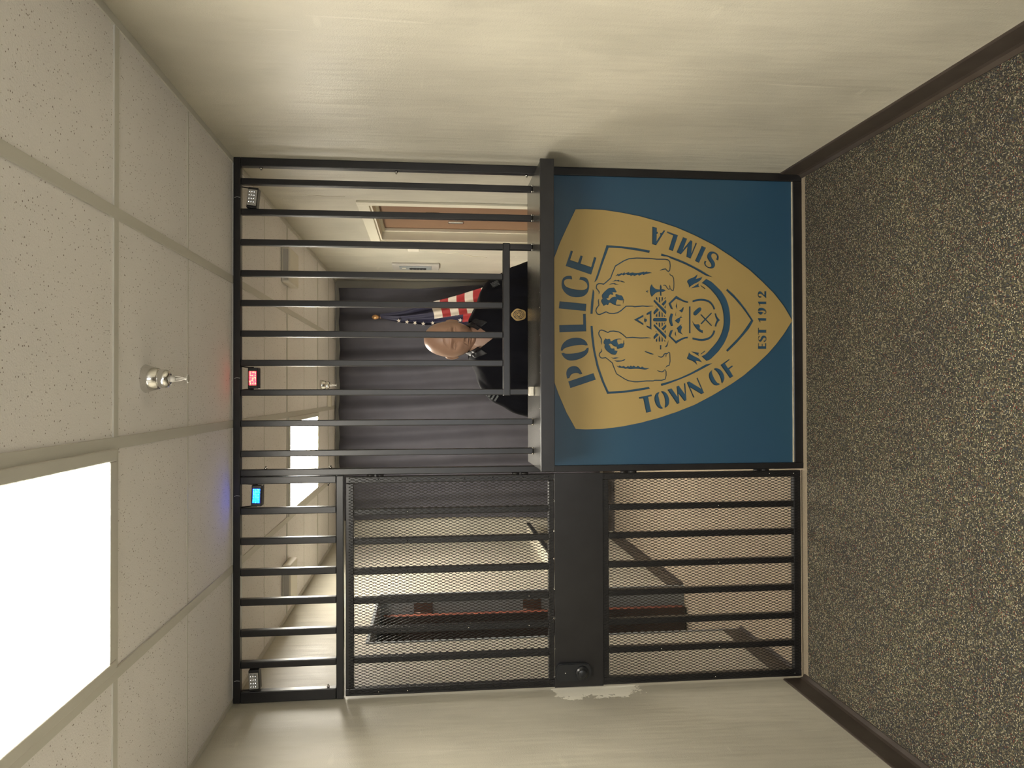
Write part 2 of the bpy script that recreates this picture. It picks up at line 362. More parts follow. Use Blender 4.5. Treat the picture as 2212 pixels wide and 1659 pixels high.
# right-hand door (closed, recessed) with its white casing
dr = empty('door_1', (W, RJ0, 0), 'brown flush door in a white casing on the right wall of the back room', 'door'); struct(dr)
b = MB(); c = .062
b.bbox(W-.012, W+.004, RJ0-c, RJ0, 0, RJZ+c, .003); b.bbox(W-.012, W+.004, RJ1, RJ1+c, 0, RJZ+c, .003); b.bbox(W-.012, W+.004, RJ0, RJ1, RJZ, RJZ+c, .003)
b.box(W, W+.115, RJ0, RJ0+.012, 0, RJZ); b.box(W, W+.115, RJ1-.012, RJ1, 0, RJZ); b.box(W, W+.115, RJ0+.012, RJ1-.012, RJZ-.012, RJZ)
b.bbox(W+.055, W+.075, RJ0+.012, RJ0+.03, 0, RJZ-.012, .002); b.bbox(W+.055, W+.075, RJ1-.03, RJ1-.012, 0, RJZ-.012, .002); b.bbox(W+.055, W+.075, RJ0+.03, RJ1-.03, RJZ-.03, RJZ-.012, .002)
b.build('door_frame', M['white'], dr)
b = MB(); b.bbox(W+.076, W+.115, RJ0+.014, RJ1-.014, .008, RJZ-.014, .002); leaf = b.build('door_leaf', M['door'], dr)
b = MB(); X = W+.076
b.bbox(X-.006, X, 4.56, 4.61, 1.47, 1.60, .004); b.tube([(X-.006, 4.585, 1.535), (X-.045, 4.585, 1.535)], .010, 10)
b.bbox(X-.056, X-.040, 4.57, 4.60, 1.49, 1.585, .006)
b.build('door_handle', M['chrome'], leaf)
b = MB(); b.bbox(X-.004, X, 4.55, 4.57, 1.64, 1.72, .002); b.build('lock_plate', M['brass'], leaf)

# left opening: grey reveal, dark door swung back into the side room
dl = empty('door_2', (0, LJ1, 0), 'dark wooden door standing open in the doorway of the left wall behind the gate', 'door'); struct(dl)
b = MB()
b.box(-.142, .004, LJ1-.016, LJ1+.001, 0, LJZ); b.box(-.142, .004, LJ0-.001, LJ0+.016, 0, LJZ); b.box(-.142, .004, LJ0+.016, LJ1-.016, LJZ-.016, LJZ+.001)
b.build('door_frame', M['jamb'], dl)
b = MB(); b.bbox(-1.03, -.125, LJ1-.075, LJ1-.033, .01, 2.0, .002); lf = b.build('door_leaf', M['wood'], dl)
b = MB(); b.box(-.1249, -.121, LJ1-.074, LJ1-.034, .02, 1.99); b.build('door_edge', M['red_wood'], lf)
for z in (1.74, 1.03):
    b = MB(); b.bbox(-.115, -.055, LJ1-.0215, LJ1-.0165, z-.06, z+.06, .001)
    b.tube([(-.119, LJ1-.027, z-.06), (-.119, LJ1-.027, z+.06)], .0075, 10); b.build('hinge', M['brass'], lf)

# ============================================================ CEILING FIXTURES
def troffer(x0, x1, y0, y1, m_, label):
    t = empty('ceiling_light', ((x0+x1)/2, (y0+y1)/2, H), label, 'ceiling light', 'recessed fluorescent ceiling lights')
    b = MB(); f = .032
    for a in ((x0, x0+f, y0, y1), (x1-f, x1, y0, y1), (x0+f, x1-f, y0, y0+f), (x0+f, x1-f, y1-f-.012, y1)): b.bbox(a[0], a[1], a[2], a[3], H-.014, H-.0005, .003)
    b.build('light_frame', M['grid'], t)
    b = MB(); b.box(x0+f, x1-f, y0+f, y1-f, H-.009, H-.004); b.build('diffuser', m_, t)
    return t
troffer(T[0]+.014, T[1]-.014, .892+.016, 2.112-.016, M['lampF'], 'large lit ceiling panel in the front room, nearest the camera')
troffer(T[0]+.014, T[1]-.014, -1.548+.016-.0, -.328-.016, M['lampAdded'], 'added unseen lit ceiling panel above and behind the camera')  # added lamp out of view, gives the front room more light
troffer(T[0]+.014, T[1]-.014, 4.552+.016, 5.772-.016, M['lampB'], 'lit ceiling panel in the back room beyond the bars')

def sprinkler(x, y, label):
    t = empty('fire_sprinkler', (x, y, H), label, 'sprinkler', 'chrome ceiling sprinklers')
    b = MB(); b.lathe([(.0, 0), (.052, 0), (.054, -.004), (.040, -.052), (.038, -.054)], (x, y, H-.0006), n=40)
    b.build('escutcheon', M['chrome'], t)
    b = MB(); b.lathe([(.034, -.054), (.036, -.058), (.036, -.078), (.030, -.090), (.022, -.094), (.010, -.094)], (x, y, H), n=36)
    b.build('cup', M['chrome'], t)
    b = MB(); b.lathe([(.013, -.094), (.013, -.106), (.008, -.112), (.004, -.114)], (x, y, H), n=16)
    b.tube([(x-.010, y, H-.104), (x-.008, y, H-.125), (x-.003, y, H-.145), (x, y, H-.152)], .0022, 8)
    b.tube([(x+.010, y, H-.104), (x+.008, y, H-.125), (x+.003, y, H-.145), (x, y, H-.152)], .0022, 8)
    b.tube([(x, y, H-.106), (x, y, H-.150)], .003, 8)
    b.lathe([(.004, -.145), (.006, -.150), (.006, -.158)], (x, y, H), n=14)
    b.build('nozzle', M['case'], t)
    b = MB()
    n = 20; vs = []; 
    for i in range(n*2):
        a = math.pi*i/n; r = .017 if i % 2 else .013; vs.append((r*math.cos(a), r*math.sin(a)))
    b.prism(vs, -.158, -.1605, lambda u, v, a: (x+u, y+v, H+a))
    b.build('deflector', M['case'], t)
    for k_ in kids(t):
        for v in k_.data.vertices:
            v.co = Vector((x, y, H))+(v.co-Vector((x, y, H)))*.77
    return t
sprinkler(1.351, 2.324, 'chrome sprinkler head on the front room ceiling beside the lit panel')
sprinkler(1.364, 5.92, 'small chrome sprinkler head on the back room ceiling seen through the bars')

def ebox(x0, x1, y0, y1, h, label, ribs=False):
    t = empty('ceiling_box', ((x0+x1)/2, (y0+y1)/2, H), label, 'emergency light', 'white boxes on the back room ceiling')
    b = MB(); b.bbox(x0, x1, y0, y1, H-h, H-.0002, .008); b.build('housing', M['cream'], t)
    b = MB(); b.bbox(x0+.012, x1-.012, y0-.006, y0+.002, H-h+.01, H-.012, .002); b.build('lens', M['case'], t)
    return t
ebox(1.93, 2.13, 4.38, 4.66, .05, 'pale box fixture on the back room ceiling towards the right wall')
ebox(.11, .335, 4.40, 4.62, .05, 'pale box fixture on the back room ceiling towards the left wall')
b = MB(); b.bbox(1.19, 1.30, 6.30, 6.38, H-.03, H-.0002, .006); tag(b.build('smoke_detector', M['cream'], origin=(1.245, 6.34, H)), 'small white rectangular detector on the ceiling near the back curtain', 'detector')

# ============================================================ CAGE
cg = empty('security_cage', (1.65, D, 0), 'black steel bar screen above the service counter, reaching the ceiling', 'bar screen')
DP = .036
b = MB(); b.bbox(.003, W-.001, D, D+DP, 2.491, H-.0065, .003); b.build('top_beam', M['black'], cg)
b = MB(); b.bbox(2.269, W-.001, D, D+DP, .0, 2.491, .003); b.build('post', M['black'], cg)
b = MB(); b.bbox(.9555, .984, D, D+DP, .0, 2.491, .003); b.build('post', M['black'], cg)
BARS = [2.205, 2.076, 1.947, 1.815, 1.689, 1.559, 1.435, 1.309, 1.178, 1.050]
for x in BARS:
    low = 1.377 if 1.32 < x < 1.93 else 1.2455
    b = MB(); b.bbox(x-.0133, x+.0133, D+.004, D+.031, low, 2.491, .003); b.build('bar', M['black'], cg)
b = MB(); b.bbox(1.293, 1.963, D-.001, D+.033, 1.346, 1.377, .003); b.build('cross_rail', M['black'], cg)
for x, zs in ((2.262, (2.41, 1.84, 1.27)), (.9905, (2.39, 2.12))):
    for z in zs:
        s_ = -1 if x > 1.5 else 1
        b = MB(); xw = 2.269 if x > 1.5 else .984
        b.lathe([(.007, 0), (.007, .006), (.004, .007), (.004, .012)], (xw, D+.018, z), 'x', 6) if s_ > 0 else b.lathe([(.007, 0), (.007, -.006), (.004, -.007), (.004, -.012)], (xw, D+.018, z), 'x', 6)
        b.build('bolt', M['chrome'], cg)
for x in (2.205, 2.076, 1.947, 1.309, 1.178, 1.05):
    for s_ in (-1, 1):
        b = MB(); b.lathe([(.0035, 0), (.0045, .003), (.002, .006)], (x+s_*.0125, D+.004, 1.2455), 'z', 8); b.build('weld', M['steel'], cg)

tg = empty('transom_grille', (.48, D, 2.064), 'black steel barred transom frame above the mesh gate', 'bar screen')
b = MB(); b.bbox(.003, .9535, D, D+DP, 2.064, 2.095, .003); b.build('bottom_rail', M['black'], tg)
b = MB(); b.bbox(.922, .9535, D+.0005, D+DP, 2.0955, 2.4905, .003); b.build('stile', M['black'], tg)
b = MB(); b.bbox(.003, .050, D+.0005, D+DP, 2.0955, 2.4905, .003); b.build('stile', M['black'], tg)
for x in (.808, .680, .549, .424, .293, .161):
    b = MB(); b.bbox(x-.0145, x+.0145, D+.003, D+.032, 2.0955, 2.4905, .003); b.build('bar', M['black'], tg)
for x in (.9215, .051):
    b = MB(); s_ = -1 if x > .5 else 1
    b.lathe([(.006, 0), (.006, .005*s_), (.004, .006*s_), (.004, .012*s_)], (x, D+.018, 2.13), 'x', 6); b.build('bolt', M['chrome'], tg)

# gate
gt = empty('security_gate', (.95, D, 0), 'black steel gate of bars and expanded mesh with a solid lock plate', 'gate')
def tubes(name, L):
    for a in L:
        b = MB(); b.bbox(a[0], a[1], D+.004, D+.034, a[2], a[3], .003); b.build(name, M['black'], gt)
tubes('gate_stile', [(.011, .043, .013, 2.056), (.919, .9475, .013, 2.056)])
tubes('gate_rail', [(.043, .919, .013, .047), (.043, .919, 2.022, 2.056), (.043, .919, 1.153, 1.178), (.043, .919, .908, .936)])
for x in (.795, .669, .540, .415, .287, .162):
    tubes('gate_bar', [(x-.0135, x+.0135, 1.1785, 2.0215), (x-.0135, x+.0135, .0475, .9075)])
b = MB(); b.bbox(.011, .9495, D-.004, D+.0035, .936, 1.153, .001); pl = b.build('lock_plate', M['black'], gt)
# deadbolt keypad on the plate
def stad(cx, cz, hw, z0, z1, n=14):
    p = []
    r = hw
    for i in range(n+1):
        a = math.pi*i/n; p.append((cx+r*math.cos(a), z1-r*.55+r*.55*math.sin(a)))
    for i in range(n+1):
        a = math.pi+math.pi*i/n; p.append((cx+r*math.cos(a), z0+r*.9+r*.9*math.sin(a)))
    return p
b = MB()
P_ = stad(.082, 0, .0385, .992, 1.152)
b.prism(P_, D-.004, D-.020, lambda u, v, a: (u, a, v)); 
b.prism([(.082+(u-.082)*.92, 1.072+(v-1.072)*.96) for u, v in P_], D-.020, D-.025, lambda u, v, a: (u, a, v))
lk = b.build('deadbolt', M['lock'], pl)
b = MB(); b.lathe([(.029, 0), (.029, -.006), (.026, -.010), (.018, -.010), (.018, -.018), (.015, -.020)], (.081, D-.025, 1.037), 'y', 36); b.build('knob', M['lock'], lk)
b = MB(); b.lathe([(.0025, 0), (.0025, -.002)], (.081, D-.025, 1.110), 'y', 12); b.build('indicator', M['case'], lk)
for x in (.925, .83, .70, .575, .447, .315, .186, .06):
    b = MB()
    for k in range(5):
        q = Vector((x+random.uniform(-.006, .006), D-.003+random.uniform(-.001, .001), 1.155+random.uniform(-.003, .003))); r = random.uniform(.0012, .0026)
        b.lathe([(r*.2, -r), (r, 0), (r*.2, r)], q, 'z', 8)
    b.build('weld', M['steel'], gt)
# expanded metal sheets laid on the front of the gate frame
def expanded(x0, x1, z0, z1, name):
    b = MB(); px, pz = .00634, .0312; w, t = .00138, .0011
    nz_ = int(round((z1-z0)/(pz/2))); nx = int(round((x1-x0)/px)); pz = 2*(z1-z0)/nz_; px = (x1-x0)/nx
    for i in range(nx+1):
        L = []
        for j in range(nz_*2+1):
            # strand zigzags between the bond lines; short flat at each bond
            ph = j/2
            k = int(ph); off = px if ((k+i) % 2 == 0) else 0.0
            f = ph-k
            o2 = px if ((k+1+i) % 2 == 0) else 0.0
            xx = x0+i*px+off*(1-f)+o2*f - px*.5
            L.append((min(max(xx, x0), x1), z0+(z1-z0)*ph/nz_))
        vs = []; fs = []
        for j, (xx, zz) in enumerate(L):
            ww = w*(1.15 if j % 2 == 0 else .85)
            tt = t*(1 if j % 2 == 0 else .55)
            yy = D+.0020+(.0006 if (j//2+i) % 2 else -.0006)
            vs += [(xx-ww, yy+tt, zz), (xx+ww, yy+tt*.2, zz), (xx+ww, yy-tt, zz), (xx-ww, yy-tt*.2, zz)]
        for j in range(len(L)-1):
            a = j*4
            for q in range(4): fs.append((a+q, a+(q+1) % 4, a+4+(q+1) % 4, a+4+q))
        b.add(vs, fs)
    return b.build(name, M['mesh'], gt)
tag(expanded(.020, .944, 1.160, 2.042, 'mesh_screen'), kind='stuff'); tag(expanded(.020, .944, .022, .930, 'mesh_screen'), kind='stuff')
for z0, z1, xl in ((1.16, 2.04, None), (.03, .92, None)):
    for x in (.935, .795, .669, .540, .415, .287, .162, .027):
        for f in (.12, .42, .72) if .03 < x < .93 else (.02, .15, .30, .44, .58, .72, .86):
            b = MB(); z = z0+(z1-z0)*f; b.lathe([(.0028, 0), (.0026, -.0015), (.001, -.0025)], (x, D+.0005, z), 'y', 8); b.build('rivet', M['steel'] if random.random() < .25 else M['black'], gt)
for z in (1.93, 1.305, .820, .205):
    b = MB(); b.bbox(.9475, .9575, D-.004, D+.003, z-.034, z+.034, .001)
    b.tube([(.9522, D-.004, z-.036), (.9522, D-.004, z-.004)], .0045, 10); b.tube([(.9522, D-.004, z+.004), (.9522, D-.004, z+.036)], .0045, 10)
    b.build('hinge', M['black'], gt)

# ============================================================ COUNTER + PANEL
ct = empty('service_counter', (1.62, D-.2, 1.18), 'dark steel counter shelf running through the bars above the blue panel', 'counter')
b = MB(); b.bbox(.985, 2.262, 3.080, 3.490, 1.216, 1.2452, .003); b.build('counter_top', M['counter'], ct)
b = MB(); b.bbox(.983, 2.264, 3.062, 3.080, 1.190, 1.2475, .002); b.bbox(.983, 2.264, 3.080, 3.092, 1.190, 1.216, .001); b.build('front_lip', M['black'], ct)
for k in range(14):
    b = MB(); x = 1.0+k*.09+random.uniform(-.03, .03); b.lathe([(.0008, -.0012), (.002, 0), (.0008, .0012)], (x, 3.0795, 1.2485), 'z', 6)
    b.build('seam_weld', M['steel'], ct)

pn = empty('counter_front_panel', (1.627, D, 0), 'steel blue painted panel in a black tube frame under the counter', 'panel')
b = MB(); b.box(.984, 2.2695, D+.010, D+.014, .04, 1.19); b.build('blue_sheet', M['blue'], pn)
b = MB(); b.bbox(.9845, 2.2688, D-.0005, D+DP, .0005, .045, .004); b.build('bottom_tube', M['black'], pn)
b = MB(); b.box(.986, 2.268, D+.001, D+.0095, .0452, .0475); b.build('edge_highlight', M['edge_glint'], pn)  # pale strip painted as the highlight on the frame's bottom edge

